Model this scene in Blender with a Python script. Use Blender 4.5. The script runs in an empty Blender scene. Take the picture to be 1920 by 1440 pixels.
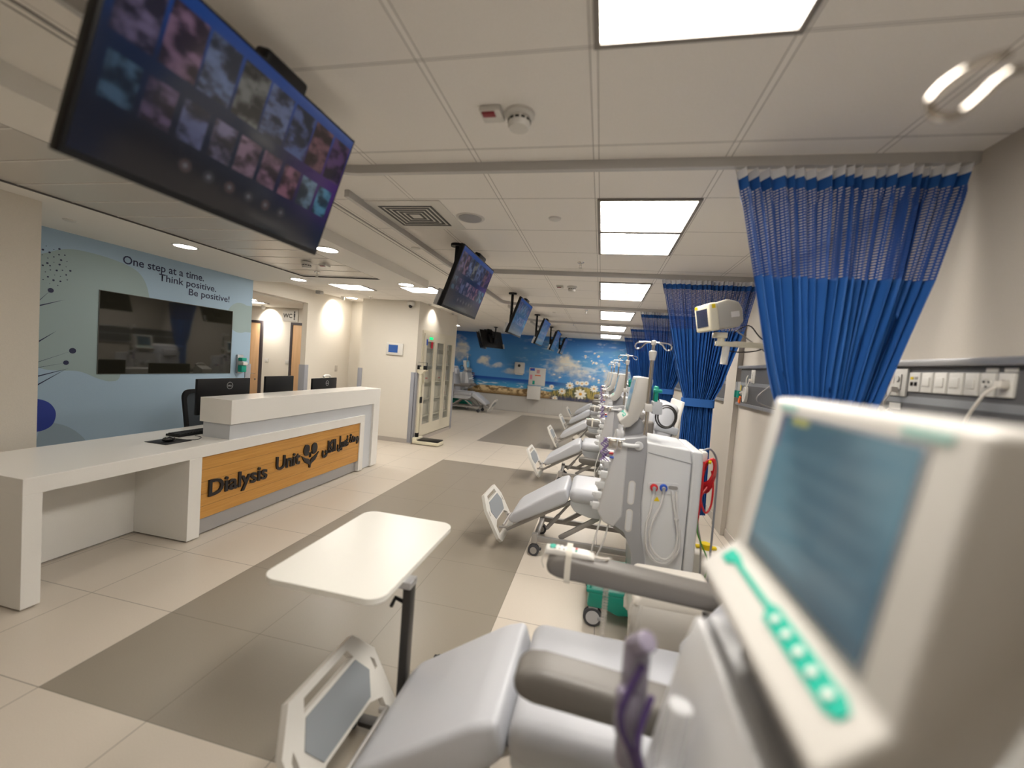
import bpy, bmesh, math, random
import numpy as np
from mathutils import Vector, Matrix
random.seed(7)
PI = math.pi
SC = bpy.context.scene
C = SC.collection

# ------------------------------------------------------------------ camera, world, exposure
FPX, YAW, PITCH, ROLL, HC = 783.2981, -.207, -.0488, .079, 1.6735
cam = bpy.data.cameras.new('camera'); camo = bpy.data.objects.new('camera', cam); C.objects.link(camo)
cy, sy, cp, sp, cr, sr = math.cos(YAW), math.sin(YAW), math.cos(PITCH), math.sin(PITCH), math.cos(ROLL), math.sin(ROLL)
fw = Vector((sy*cp, cy*cp, sp)); rt = Vector((cy, -sy, 0)); up = rt.cross(fw)
r2 = cr*rt + sr*up; u2 = -sr*rt + cr*up
camo.matrix_world = Matrix(((r2.x, u2.x, -fw.x, 0), (r2.y, u2.y, -fw.y, 0), (r2.z, u2.z, -fw.z, HC), (0, 0, 0, 1)))
cam.sensor_width = 36.0
cam.lens = FPX/1920*36
cam.clip_start = 0.02
cam.dof.use_dof = True
cam.dof.focus_distance = 4.6
cam.dof.aperture_fstop = 0.95
SC.camera = camo
SC.view_settings.view_transform = 'Standard'
SC.view_settings.look = 'None'
SC.view_settings.gamma = 1
SC.view_settings.use_curve_mapping = False
SC.view_settings.exposure = 0.12
SC.cycles.use_denoising = True
SC.cycles.max_bounces = 8
SC.cycles.transparent_max_bounces = 24
SC.cycles.sample_clamp_indirect = 6
w = bpy.data.worlds.new('world'); SC.world = w; w.use_nodes = True
w.node_tree.nodes['Background'].inputs[0].default_value = (.9, .85, .8, 1)
w.node_tree.nodes['Background'].inputs[1].default_value = 0.05

# ------------------------------------------------------------------ materials
MATS = {}
def mat(name, col, rough=.5, metal=0.0, noise=0.0, nscale=60.0, emit=None, estr=1.0, alpha=1.0, trans=0.0, spec=.5, bump=0.0, coat=0.0):
    if name in MATS: return MATS[name]
    m = bpy.data.materials.new(name); m.use_nodes = True; nt = m.node_tree
    b = nt.nodes['Principled BSDF']
    b.inputs['Base Color'].default_value = (*col, 1)
    b.inputs['Roughness'].default_value = rough
    b.inputs['Metallic'].default_value = metal
    b.inputs['Specular IOR Level'].default_value = spec
    b.inputs['Alpha'].default_value = alpha
    b.inputs['Transmission Weight'].default_value = trans
    b.inputs['Coat Weight'].default_value = coat
    if emit:
        b.inputs['Emission Color'].default_value = (*emit, 1); b.inputs['Emission Strength'].default_value = estr
    if noise or bump:
        tc = nt.nodes.new('ShaderNodeTexCoord'); n = nt.nodes.new('ShaderNodeTexNoise')
        n.inputs['Scale'].default_value = nscale; n.inputs['Detail'].default_value = 3
        nt.links.new(tc.outputs['Object'], n.inputs['Vector'])
        if noise:
            mr = nt.nodes.new('ShaderNodeMapRange'); mr.inputs['To Min'].default_value = 1-noise; mr.inputs['To Max'].default_value = 1+noise
            mr.inputs['From Min'].default_value = .3; mr.inputs['From Max'].default_value = .7
            mx = nt.nodes.new('ShaderNodeVectorMath'); mx.operation = 'SCALE'; mx.inputs[0].default_value = col
            nt.links.new(n.outputs['Fac'], mr.inputs['Value']); nt.links.new(mr.outputs[0], mx.inputs['Scale']); nt.links.new(mx.outputs[0], b.inputs['Base Color'])
        if bump:
            bp = nt.nodes.new('ShaderNodeBump'); bp.inputs['Strength'].default_value = bump; bp.inputs['Distance'].default_value = .004
            nt.links.new(n.outputs['Fac'], bp.inputs['Height']); nt.links.new(bp.outputs[0], b.inputs['Normal'])
    MATS[name] = m; return m

def mnode(nt, op, a, b=None, c=None):
    n = nt.nodes.new('ShaderNodeMath'); n.operation = op
    for i, v in enumerate((a, b, c)):
        if v is None: continue
        if isinstance(v, (int, float)): n.inputs[i].default_value = v
        else: nt.links.new(v, n.inputs[i])
    return n.outputs[0]
def mixc(nt, f, a, b):
    n = nt.nodes.new('ShaderNodeMix'); n.data_type = 'RGBA'
    if isinstance(f, (int, float)): n.inputs[0].default_value = f
    else: nt.links.new(f, n.inputs[0])
    for i, v in ((6, a), (7, b)):
        if isinstance(v, tuple): n.inputs[i].default_value = (*v, 1)
        else: nt.links.new(v, n.inputs[i])
    return n.outputs[2]
def base(name, rough):
    m = bpy.data.materials.new(name); m.use_nodes = True; nt = m.node_tree; b = nt.nodes['Principled BSDF']
    b.inputs['Roughness'].default_value = rough
    tc = nt.nodes.new('ShaderNodeTexCoord'); sx = nt.nodes.new('ShaderNodeSeparateXYZ'); nt.links.new(tc.outputs['Object'], sx.inputs[0])
    return m, nt, b, tc, sx
def seam(nt, coord, off, step, lo, hi):
    # 1 where the distance to the nearest grid line is between lo and hi
    d = mnode(nt, 'MULTIPLY', mnode(nt, 'ABSOLUTE', mnode(nt, 'SUBTRACT', mnode(nt, 'FRACT', mnode(nt, 'ADD', mnode(nt, 'DIVIDE', mnode(nt, 'SUBTRACT', coord, off), step), 100.5)), .5)), step)
    return mnode(nt, 'MULTIPLY', mnode(nt, 'GREATER_THAN', d, lo), mnode(nt, 'LESS_THAN', d, hi))
def between(nt, c, lo, hi):
    return mnode(nt, 'MULTIPLY', mnode(nt, 'GREATER_THAN', c, lo), mnode(nt, 'LESS_THAN', c, hi))
GX0, GY0, GT = -.113, 1.391, .5991     # ceiling grid
FX0, FY0, FTX, FTY = -2.425, 2.013, .632, .616   # floor grid

def mat_ceiling(seams=True):
    m, nt, b, tc, sx = base('ceiling_tile' if seams else 'ceiling_plaster', .9)
    n = nt.nodes.new('ShaderNodeTexNoise'); n.inputs['Scale'].default_value = 140; n.inputs['Detail'].default_value = 4
    nt.links.new(tc.outputs['Object'], n.inputs['Vector'])
    col = mixc(nt, n.outputs['Fac'], (.78, .745, .70), (.88, .85, .81)) if seams else mixc(nt, n.outputs['Fac'], (.80, .775, .73), (.84, .815, .77))
    if seams:
        tb = mnode(nt, 'MAXIMUM', seam(nt, sx.outputs[0], GX0, GT, -1, .011), seam(nt, sx.outputs[1], GY0, GT, -1, .004))
        col = mixc(nt, tb, col, (.86, .83, .79))
        dk = mnode(nt, 'MAXIMUM', seam(nt, sx.outputs[0], GX0, GT, .011, .0145), seam(nt, sx.outputs[1], GY0, GT, .003, .0065))
        col = mixc(nt, mnode(nt, 'MULTIPLY', dk, .75), col, (.16, .14, .12))
    nt.links.new(col, b.inputs['Base Color'])
    return m
def mat_floor():
    m, nt, b, tc, sx = base('floor_tiles', .3)
    x, y = sx.outputs[0], sx.outputs[1]
    n = nt.nodes.new('ShaderNodeTexNoise'); n.inputs['Scale'].default_value = 190; n.inputs['Detail'].default_value = 5
    nt.links.new(tc.outputs['Object'], n.inputs['Vector'])
    n2 = nt.nodes.new('ShaderNodeTexNoise'); n2.inputs['Scale'].default_value = 3; nt.links.new(tc.outputs['Object'], n2.inputs['Vector'])
    light = mixc(nt, n.outputs['Fac'], (.53, .47, .395), (.67, .605, .525))
    light = mixc(nt, mnode(nt, 'MULTIPLY', n2.outputs['Fac'], .35), light, (.60, .535, .46))
    dark = mixc(nt, n.outputs['Fac'], (.225, .195, .155), (.305, .268, .22))
    z1 = mnode(nt, 'MULTIPLY', between(nt, x, FX0, FX0+3*FTX), between(nt, y, FY0-FTY, 6.50))
    z2 = mnode(nt, 'MULTIPLY', between(nt, x, FX0, FX0+3*FTX), between(nt, y, 8.38, 13.6))
    col = mixc(nt, mnode(nt, 'MAXIMUM', z1, z2), light, dark)
    g = mnode(nt, 'MAXIMUM', seam(nt, x, FX0, FTX, -1, .0022), seam(nt, y, FY0, FTY, -1, .0022))
    col = mixc(nt, mnode(nt, 'MULTIPLY', g, .8), col, (.14, .12, .10))
    nt.links.new(col, b.inputs['Base Color'])
    mr = nt.nodes.new('ShaderNodeMapRange'); mr.inputs['To Min'].default_value = .24; mr.inputs['To Max'].default_value = .42
    nt.links.new(n.outputs['Fac'], mr.inputs['Value']); nt.links.new(mr.outputs[0], b.inputs['Roughness'])
    return m
def mat_vcol(name, rough=.6, emit=0.0, spec=.4):
    m = bpy.data.materials.new(name); m.use_nodes = True; nt = m.node_tree; b = nt.nodes['Principled BSDF']
    a = nt.nodes.new('ShaderNodeVertexColor'); a.layer_name = 'Col'
    b.inputs['Roughness'].default_value = rough; b.inputs['Specular IOR Level'].default_value = spec
    if emit:
        b.inputs['Base Color'].default_value = (.01, .01, .012, 1)
        nt.links.new(a.outputs[0], b.inputs['Emission Color']); b.inputs['Emission Strength'].default_value = emit
    else: nt.links.new(a.outputs[0], b.inputs['Base Color'])
    return m
def mat_wood(name, c1, c2, plank=None, vertical=False):
    m, nt, b, tc, sx = base(name, .4)
    mp = nt.nodes.new('ShaderNodeMapping'); mp.inputs['Scale'].default_value = (30, 30, 1.2) if vertical else (30, 1.2, 30)
    nt.links.new(tc.outputs['Object'], mp.inputs[0])
    n = nt.nodes.new('ShaderNodeTexNoise'); n.inputs['Scale'].default_value = 2.2; n.inputs['Detail'].default_value = 6; n.inputs['Distortion'].default_value = .6
    nt.links.new(mp.outputs[0], n.inputs['Vector'])
    mr = nt.nodes.new('ShaderNodeMapRange'); mr.inputs['From Min'].default_value = .3; mr.inputs['From Max'].default_value = .7
    nt.links.new(n.outputs['Fac'], mr.inputs['Value'])
    col = mixc(nt, mr.outputs[0], c1, c2)
    if plank:
        col = mixc(nt, mnode(nt, 'MULTIPLY', seam(nt, sx.outputs[2], plank[0], plank[1], -1, .0016), .75), col, (.10, .055, .02))
    nt.links.new(col, b.inputs['Base Color'])
    return m
def mat_net():
    m = bpy.data.materials.new('blue_net'); m.use_nodes = True; nt = m.node_tree; b = nt.nodes['Principled BSDF']
    b.inputs['Base Color'].default_value = (.012, .07, .30, 1); b.inputs['Roughness'].default_value = .75
    uv = nt.nodes.new('ShaderNodeUVMap'); uv.uv_map = 'UV'; s = nt.nodes.new('ShaderNodeSeparateXYZ'); nt.links.new(uv.outputs[0], s.inputs[0])
    fu = mnode(nt, 'FRACT', mnode(nt, 'DIVIDE', s.outputs[0], .024)); fv = mnode(nt, 'FRACT', mnode(nt, 'DIVIDE', s.outputs[1], .0125))
    hole = mnode(nt, 'MULTIPLY', mnode(nt, 'GREATER_THAN', fu, .3), mnode(nt, 'GREATER_THAN', fv, .70))
    nt.links.new(mnode(nt, 'SUBTRACT', 1.0, hole), b.inputs['Alpha'])
    return m

M_CEIL = mat_ceiling(); M_PLAS = mat_ceiling(False); M_FLOOR = mat_floor()
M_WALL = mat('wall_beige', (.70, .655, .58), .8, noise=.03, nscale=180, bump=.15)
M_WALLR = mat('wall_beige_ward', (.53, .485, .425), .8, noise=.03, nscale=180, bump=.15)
M_BLUE = mat('wall_blue', (.34, .47, .60), .7, noise=.03, nscale=150)
M_WHITE = mat('white_laminate', (.78, .765, .73), .22, noise=.02, nscale=200)
M_OFFW = mat('off_white_plastic', (.66, .64, .60), .38)
M_MON = mat('monitor_housing', (.53, .51, .475), .35)
M_PLAST = mat('white_plastic', (.66, .67, .68), .32)
M_PLAST2 = mat('light_grey_plastic', (.56, .58, .61), .35)
M_COLM = mat('grey_plastic', (.34, .345, .36), .3)
M_VINYL = mat('white_vinyl', (.49, .50, .535), .42, bump=.08, nscale=300)
M_VINYLS = mat('grey_vinyl', (.42, .44, .48), .45)
M_ARM = mat('taupe_armrest', (.15, .138, .126), .45)
M_TEAL = mat('teal_plastic', (.0, .235, .175), .4)
M_TEAL2 = mat('teal_print', (.0, .33, .24), .5)
M_STEEL = mat('stainless', (.62, .58, .53), .22, 1.0)
M_CHROME = mat('chrome', (.8, .79, .77), .08, 1.0)
M_GREYM = mat('grey_painted_metal', (.36, .345, .33), .4, .3)
M_DARK = mat('dark_metal', (.045, .043, .042), .4, .5)
M_BLACK = mat('black_plastic', (.007, .007, .008), .4, spec=.25)
M_BLACKG = mat('black_gloss', (.008, .008, .009), .12)
M_RUB = mat('grey_rubber', (.05, .052, .06), .6)
M_WHEEL = mat('castor_disc', (.5, .5, .52), .4)
M_CURT = mat('blue_cloth', (.017, .110, .385), .7, noise=.05, nscale=300)
M_NET = mat_net()
M_TAPE = mat('white_header_tape', (.86, .86, .88), .7)
M_ALU = mat('aluminium', (.42, .42, .43), .35, .6)
M_TRACK = mat('track_aluminium', (.50, .49, .48), .4, .3)
M_PANELG = mat('headwall_grey', (.10, .10, .105), .5, noise=.12, nscale=260)
M_PANELL = mat('headwall_stripe', (.24, .25, .265), .5, noise=.05, nscale=200)
M_GUARD = mat('corner_guard_grey', (.30, .31, .35), .45)
M_LFR = mat('light_frame', (.22, .20, .18), .6)
M_LIGHT = mat('light_diffuser', (.9, .9, .9), .5, emit=(1, .945, .865), estr=22)
M_LIGHT2 = mat('downlight_diffuser', (.9, .9, .9), .5, emit=(1, .93, .83), estr=42)
M_RED = mat('red_plastic', (.55, .01, .015), .35)
M_DRED = mat('dark_red_lens', (.22, .005, .015), .3)
M_BLUEP = mat('blue_plastic', (.01, .08, .5), .35)
M_YEL = mat('yellow_plastic', (.75, .55, .0), .4)
M_GRN = mat('green_tube', (.06, .25, .03), .4)
M_TUBE = mat('clear_tube', (.75, .74, .72), .25, alpha=.6)
M_PURP = mat('purple_tubing', (.28, .20, .42), .25, alpha=.8)
M_CLEAR = mat('clear_plastic', (.75, .76, .78), .12, alpha=.45)
M_NAVY = mat('navy_print', (.012, .016, .06), .6)
M_SAGE = mat('sage_print', (.30, .39, .40), .7)
M_SAGE2 = mat('grey_blue_print', (.27, .36, .44), .7)
M_ROYAL = mat('royal_print', (.02, .045, .30), .6)
M_WOOD = mat_wood('honey_wood', (.50, .235, .045), (.60, .31, .075), (.05, .105))
M_DOOR = mat_wood('door_wood', (.58, .36, .19), (.66, .43, .25), None, True)
M_TABLE = mat('table_cream', (.76, .745, .69), .3)
M_CREAM = mat('cream_enamel', (.70, .65, .50), .35)
M_CREAM2 = mat('cream_frame', (.66, .61, .49), .4)
M_METALC = mat('metal_ceiling_panel', (.60, .57, .53), .35, .15)
M_GLASS = mat('cabinet_glass', (.6, .62, .55), .05, alpha=.18)
M_WINDOW = mat('dark_glass', (.018, .017, .012), .04, spec=.9)
M_FRAME = mat('door_frame_dark', (.05, .04, .045), .5)
M_BIN = mat('bin_plastic', (.70, .66, .60), .4)
M_BAG = mat('bin_liner', (.80, .77, .72), .25, alpha=.85)
M_GLED = mat('green_led', (.0, .4, .1), .4, emit=(.0, .9, .25), estr=1.0)
M_LCD = mat('lcd_blue', (.02, .05, .14), .2, emit=(.05, .12, .35), estr=.5)
M_MSCR = None

# ------------------------------------------------------------------ mesh helpers
class B:
    def __init__(s): s.bm = bmesh.new()
    def box(s, lo, hi, bev=0, seg=2, mtx=None):
        t = bmesh.new(); bmesh.ops.create_cube(t, size=1)
        lo, hi = Vector(lo), Vector(hi); d = hi-lo; c = (hi+lo)/2
        for v in t.verts: v.co = Vector((v.co.x*d.x, v.co.y*d.y, v.co.z*d.z))
        if bev: bmesh.ops.bevel(t, geom=list(t.edges), offset=min(bev, .49*min(abs(d.x), abs(d.y), abs(d.z))), segments=seg, affect='EDGES', profile=.5)
        for v in t.verts:
            v.co += c
            if mtx: v.co = mtx @ v.co
        s.add(t); return s
    def add(s, t):
        me = bpy.data.meshes.new('tmp'); t.to_mesh(me); t.free(); s.bm.from_mesh(me); bpy.data.meshes.remove(me)
    def prism(s, pts, lo, hi, ax='y', bev=0, seg=2, mtx=None):
        t = bmesh.new()
        def P(a, b, c): return {'y': (a, c, b), 'x': (c, a, b), 'z': (a, b, c)}[ax]
        v0 = [t.verts.new(P(a, b, lo)) for a, b in pts]; v1 = [t.verts.new(P(a, b, hi)) for a, b in pts]
        n = len(pts); t.faces.new(v0); t.faces.new(v1[::-1])
        for i in range(n): t.faces.new((v0[i], v1[i], v1[(i+1) % n], v0[(i+1) % n]))
        bmesh.ops.recalc_face_normals(t, faces=t.faces)
        if bev: bmesh.ops.bevel(t, geom=list(t.edges), offset=bev, segments=seg, affect='EDGES', profile=.5)
        if mtx:
            for v in t.verts: v.co = mtx @ v.co
        s.add(t); return s
    def cyl(s, p0, p1, r0, r1=None, n=20, bev=0):
        p0, p1 = Vector(p0), Vector(p1); d = p1-p0; t = bmesh.new()
        bmesh.ops.create_cone(t, cap_ends=True, segments=n, radius1=r0, radius2=r0 if r1 is None else r1, depth=d.length)
        if bev:
            es = [e for e in t.edges if all(len(f.verts) > 4 for f in e.link_faces) or any(len(f.verts) > 4 for f in e.link_faces)]
            bmesh.ops.bevel(t, geom=es, offset=bev, segments=3, affect='EDGES', profile=.5)
        q = d.to_track_quat('Z', 'Y').to_matrix().to_4x4()
        m = Matrix.Translation((p0+p1)/2) @ q
        for v in t.verts: v.co = m @ v.co
        s.add(t); return s
    def sph(s, c, r, sc=(1, 1, 1), n=16):
        t = bmesh.new(); bmesh.ops.create_uvsphere(t, u_segments=n, v_segments=n//2+2, radius=r)
        for v in t.verts: v.co = Vector((v.co.x*sc[0]+c[0], v.co.y*sc[1]+c[1], v.co.z*sc[2]+c[2]))
        s.add(t); return s
    def tube(s, pts, r, n=8, closed=False, sub=0, flat=None):
        pts = [Vector(p) for p in pts]
        if sub: pts = smooth(pts, sub, closed)
        t = bmesh.new(); N = len(pts); rings = []
        prev = None
        for i, p in enumerate(pts):
            a = pts[(i-1) % N] if (closed or i > 0) else p; b = pts[(i+1) % N] if (closed or i < N-1) else p
            d = (b-a).normalized()
            if prev is None:
                u = d.orthogonal().normalized()
            else:
                u = (prev-d*prev.dot(d)); u = u.normalized() if u.length > 1e-6 else d.orthogonal().normalized()
            prev = u; v = d.cross(u)
            rr = r[i] if isinstance(r, (list, tuple)) and not sub else (r if not isinstance(r, (list, tuple)) else r[0])
            rings.append([t.verts.new(p+(u*math.cos(2*PI*k/n)+v*math.sin(2*PI*k/n)*(flat or 1))*rr) for k in range(n)])
        for i in range(N if closed else N-1):
            A, Bq = rings[i], rings[(i+1) % N]
            for k in range(n): t.faces.new((A[k], A[(k+1) % n], Bq[(k+1) % n], Bq[k]))
        if not closed: t.faces.new(rings[0][::-1]); t.faces.new(rings[-1])
        s.add(t); return s
    def lathe(s, prof, c=(0, 0, 0), n=24, ax='z', cap=True):
        t = bmesh.new(); rings = []
        def P(r, a, h):
            x, y = r*math.cos(a), r*math.sin(a)
            return {'z': (x, y, h), 'x': (h, x, y), 'y': (x, h, y)}[ax]
        for r, h in prof:
            rings.append([t.verts.new(Vector(P(max(r, 1e-4), 2*PI*k/n, h))+Vector(c)) for k in range(n)])
        for A, Bq in zip(rings, rings[1:]):
            for k in range(n): t.faces.new((A[k], A[(k+1) % n], Bq[(k+1) % n], Bq[k]))
        if cap: t.faces.new(rings[0][::-1]); t.faces.new(rings[-1])
        bmesh.ops.recalc_face_normals(t, faces=t.faces)
        s.add(t); return s
    def poly(s, pts3):
        vs = [s.bm.verts.new(p) for p in pts3]; s.bm.faces.new(vs); return s
    def obj(s, name, m, parent=None, smooth=True, ang=40, mtx=None):
        me = bpy.data.meshes.new(name)
        bmesh.ops.recalc_face_normals(s.bm, faces=s.bm.faces) if False else None
        s.bm.to_mesh(me); s.bm.free()
        if mtx: me.transform(mtx)
        if smooth:
            me.polygons.foreach_set('use_smooth', [True]*len(me.polygons)); me.set_sharp_from_angle(angle=math.radians(ang))
        me.materials.append(m)
        o = bpy.data.objects.new(name, me); C.objects.link(o)
        if parent: o.parent = parent
        return o
def smooth(pts, sub, closed=False):
    out = []; N = len(pts)
    rng = range(N if closed else N-1)
    for i in rng:
        p0 = pts[(i-1) % N] if (closed or i > 0) else pts[0]; p1 = pts[i]; p2 = pts[(i+1) % N]; p3 = pts[(i+2) % N] if (closed or i < N-2) else pts[-1]
        for k in range(sub):
            t = k/sub
            out.append(.5*((2*p1)+(-p0+p2)*t+(2*p0-5*p1+4*p2-p3)*t*t+(-p0+3*p1-3*p2+p3)*t**3))
    if not closed: out.append(pts[-1])
    return out
def tag(o, label, cat, group=None, kind=None):
    if label: o['label'] = label
    if cat: o['category'] = cat
    if group: o['group'] = group
    if kind: o['kind'] = kind
    return o
def thing(name, label, cat, loc=(0, 0, 0), rz=0, group=None):
    o = bpy.data.objects.new(name, None); C.objects.link(o); o.empty_display_size = .1
    o.location = loc; o.rotation_euler = (0, 0, rz)
    return tag(o, label, cat, group)
def struct(name, b, m, parent=None, **k):
    o = b.obj(name, m, parent, **k)
    if not parent: o['kind'] = 'structure'
    return o
def dup(root, loc=None, rz=None, label=None, skip=()):
    r = root.copy(); C.objects.link(r)
    if loc is not None: r.location = loc
    if rz is not None: r.rotation_euler = (0, 0, rz)
    if label: r['label'] = label
    for ch in list(root.children):
        if ch.get('once') or ch.name.split('.')[0] in skip: continue
        c = ch.copy(); C.objects.link(c); c.parent = r
        for g in ch.children:
            d = g.copy(); C.objects.link(d); d.parent = c
    return r
def rrect(w, h, r, n=5, cx=0, cy=0):
    pts = []
    for sx_, sy_, a0 in ((1, 1, 0), (-1, 1, PI/2), (-1, -1, PI), (1, -1, 1.5*PI)):
        for k in range(n+1):
            a = a0+k/n*PI/2; pts.append((cx+sx_*(w/2-r)+r*math.cos(a), cy+sy_*(h/2-r)+r*math.sin(a)))
    return pts
def frame_prism(outer, holes, lo, hi, mtx=None, ax='z'):
    """flat board with holes: triangulated via bmesh fill, extruded"""
    t = bmesh.new(); es = []
    for loop in [outer]+holes:
        vs = [t.verts.new((a, b, lo)) for a, b in loop]
        es += [t.edges.new((vs[i], vs[(i+1) % len(vs)])) for i in range(len(vs))]
    r = bmesh.ops.triangle_fill(t, use_beauty=True, use_dissolve=False, edges=es)
    ex = bmesh.ops.extrude_face_region(t, geom=list(t.faces))
    for v in [g for g in ex['geom'] if isinstance(g, bmesh.types.BMVert)]: v.co.z += hi-lo
    bmesh.ops.recalc_face_normals(t, faces=t.faces)
    if mtx:
        for v in t.verts: v.co = mtx @ v.co
    b = B(); b.add(t); return b
def text_mesh(txt, size, mtx, m, name, parent=None, depth=.001, bold=0.0, align='LEFT', extr=0.0, shear=0, sx=1.0):
    cu = bpy.data.curves.new(name, 'FONT'); cu.body = txt; cu.size = size; cu.extrude = extr; cu.offset = bold; cu.align_x = align; cu.resolution_u = 3
    o = bpy.data.objects.new('tmp', cu); C.objects.link(o)
    bpy.context.view_layer.update()
    me = bpy.data.meshes.new_from_object(o.evaluated_get(bpy.context.evaluated_depsgraph_get())); bpy.data.objects.remove(o)
    me.name = name; me.transform(Matrix.Diagonal((sx, 1, 1, 1))); me.transform(mtx); me.materials.clear(); me.materials.append(m)
    r = bpy.data.objects.new(name, me); C.objects.link(r)
    if parent: r.parent = parent
    return r
def basis(o, ex, ey, ez=None):
    ex, ey = Vector(ex), Vector(ey); ez = Vector(ez) if ez else ex.cross(ey)
    return Matrix(((ex.x, ey.x, ez.x, o[0]), (ex.y, ey.y, ez.y, o[1]), (ex.z, ey.z, ez.z, o[2]), (0, 0, 0, 1)))

# ================================================================== STRUCTURE
XR, XB, YF, ZC, ZL = 1.455, -5.16, 14.4, 2.70, 2.60
XE = -1.93            # edge of the tiled ward ceiling next to the lobby
struct('floor', B().box((-9.5, -1.6, -.1), (XR+.1, YF+.1, 0)), M_FLOOR, smooth=False)
# ward tile ceiling, lobby plaster ceiling
struct('ceiling', B().box((XE, -1.6, ZC), (XR+.1, YF+.1, ZC+.1)).box((-9.5, 5.36, ZC), (XE, YF+.1, ZC+.1)), M_CEIL, smooth=False)
lob = B().box((-2.40, -1.6, ZC), (XE, 5.36, ZC+.1)); struct('ceiling_border', lob, M_PLAS, smooth=False)
# lobby soffit with a rectangular recess for the metal panels
lc = frame_prism([(-9.5, -1.6), (-2.39, -1.6), (-2.39, 5.36), (-9.5, 5.36)], [[(-3.95, -1.2), (-2.83, -1.2), (-2.83, 4.87), (-3.95, 4.87)]], ZL, ZC+.1)
struct('ceiling_lobby', lc, M_PLAS, smooth=False)
mp = B()
y = -1.2
while y < 4.86:
    y2 = min(y+.295, 4.868); mp.prism([(y+.006, ZL+.012), (y2-.006, ZL+.012), (y2-.001, ZL+.02), (y2-.001, ZL+.05), (y+.001, ZL+.05), (y+.001, ZL+.02)], -3.949, -2.831, ax='x'); y += .3
struct('trim_1', mp, M_METALC, smooth=False)
ml = B(); y = -1.2
while y < 4.7: y += .3; ml.box((-3.949, y-.004, ZL+.009), (-2.831, y+.004, ZL+.03))
struct('trim_15', ml, mat('panel_lip', (.86, .84, .80), .4), smooth=False)
struct('trim_16', B().box((-3.952, -1.2, ZL-.0005), (-3.947, 4.872, ZL+.012)).box((-2.833, -1.2, ZL-.0005), (-2.828, 4.872, ZL+.012)).box((-3.952, 4.867, ZL-.0005), (-2.828, 4.872, ZL+.012)), mat('painted_gap_shade', (.09, .085, .08), .6), smooth=False)  # dark strips: shade of the gap round the recess, put in as colour
struct('trim_2', B().box((XE-.006, -1.6, ZC-.006), (XE+.006, 5.36, ZC+.0)).box((XE-.05, -1.6, ZC-.003), (XE-.044, 5.36, ZC+.0)), M_GREYM, smooth=False)
# walls
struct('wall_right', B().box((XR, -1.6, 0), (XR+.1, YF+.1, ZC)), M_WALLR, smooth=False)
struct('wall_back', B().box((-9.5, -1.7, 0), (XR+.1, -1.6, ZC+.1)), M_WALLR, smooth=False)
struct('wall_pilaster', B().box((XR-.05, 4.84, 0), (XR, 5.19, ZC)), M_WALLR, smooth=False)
# lower ledge wall box under the headwall panels
ww = B().box((XB-.1, 2.2, 0), (XB, 3.378, ZL)).box((XB-.1, 4.99, 0), (XB, 5.32, ZL)).box((XB-.1, 3.378, 0), (XB, 4.99, 1.219)).box((XB-.1, 3.378, 2.10), (XB, 4.99, ZL))
wblue = struct('wall_lobby', ww, M_BLUE, smooth=False)
struct('wall_left', B().box((-9.5, 2.2, 0), (-4.18, 2.36, ZL)).box((-4.28, -1.6, 0), (-4.18, 2.2, ZL)), M_WALL, smooth=False)
# corridor opening: header, far jamb wall, corridor end wall with doors
struct('wall_corridor', B().box((XB-.1, 5.32, 2.455), (XB, 6.52, ZC)).box((XB-.1, 6.52, 0), (XB, 7.84, ZC)).box((-9.5, 5.22, 0), (XB-.1, 5.32, ZC)), M_WALL, smooth=False)
struct('wall_corridor_end', B().box((-8.0, 7.4, 0), (XB-.1, 7.5, 2.6)), M_WALL, smooth=False)
struct('ceiling_corridor', B().box((-9.5, 5.32, 2.44), (XB-.1, 7.5, 2.5)), M_PLAS, smooth=False)
struct('wall_nook', B().box((XB-.1, 7.84, 0), (-4.60, 7.94, ZC)), M_WALL, smooth=False)
# block with the glazed cabinet
struct('wall_block', B().box((-4.60, 7.34, 0), (-3.45, 7.55, ZC)).box((-4.60, 7.55, 0), (-4.4, 9.45, ZC)).box((-4.4, 9.36, 0), (-3.42, 9.45, ZC)).box((-3.45, 7.34, 0), (-3.42, 7.55, ZC)).box((-3.9, 7.55, 2.19), (-3.42, 9.36, ZC)), M_WALL, smooth=False)
struct('wall_far', B().box((-9.5, YF, 0), (XR+.1, YF+.1, .56)), mat('far_wall_tile', (.50, .48, .45), .35), smooth=False)
struct('trim_3', B().box((-9.5, YF-.006, .0), (XR, YF, .012)).box((-9.5, YF-.004, .55), (XR, YF, .562)), M_GREYM, smooth=False)
# wall tile joints
tj = B()
for k in range(18): tj.box((-9.0+k*.6, YF-.002, .01), (-8.996+k*.6, YF, .56))
struct('trim_4', tj, M_GREYM, smooth=False)
# baseboards
M_SKIRT = mat('skirting', (.44, .40, .36), .5)
struct('baseboard_front', B().box((-4.6, 7.328, 0), (-3.408, 7.34, .085)), M_SKIRT, smooth=False)
struct('baseboard_right', B().box((XR-.012, -1.6, 0), (XR, YF, .085)), M_SKIRT, smooth=False)
struct('baseboard_block', B().box((-3.42, 7.34, 0), (-3.408, 9.46, .085)), M_SKIRT, smooth=False)
# corner guards
for k, (lo, hi) in enumerate([((-3.50, 7.326, .02), (-3.408, 7.345, 1.36)), ((-3.425, 7.326, .02), (-3.402, 7.44, 1.36)), ((-3.425, 9.38, .02), (-3.404, 9.464, 1.36)),
                              ((XB-.004, 5.24, .02), (XB+.014, 5.335, 1.36)), ((XB-.11, 6.506, .02), (XB+.014, 6.60, 1.36)), ((-4.62, 7.326, .02), (-4.53, 7.345, 1.36))]):
    struct('trim_%d' % (5+k), B().box(lo, hi, .003), M_GUARD)
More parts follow.
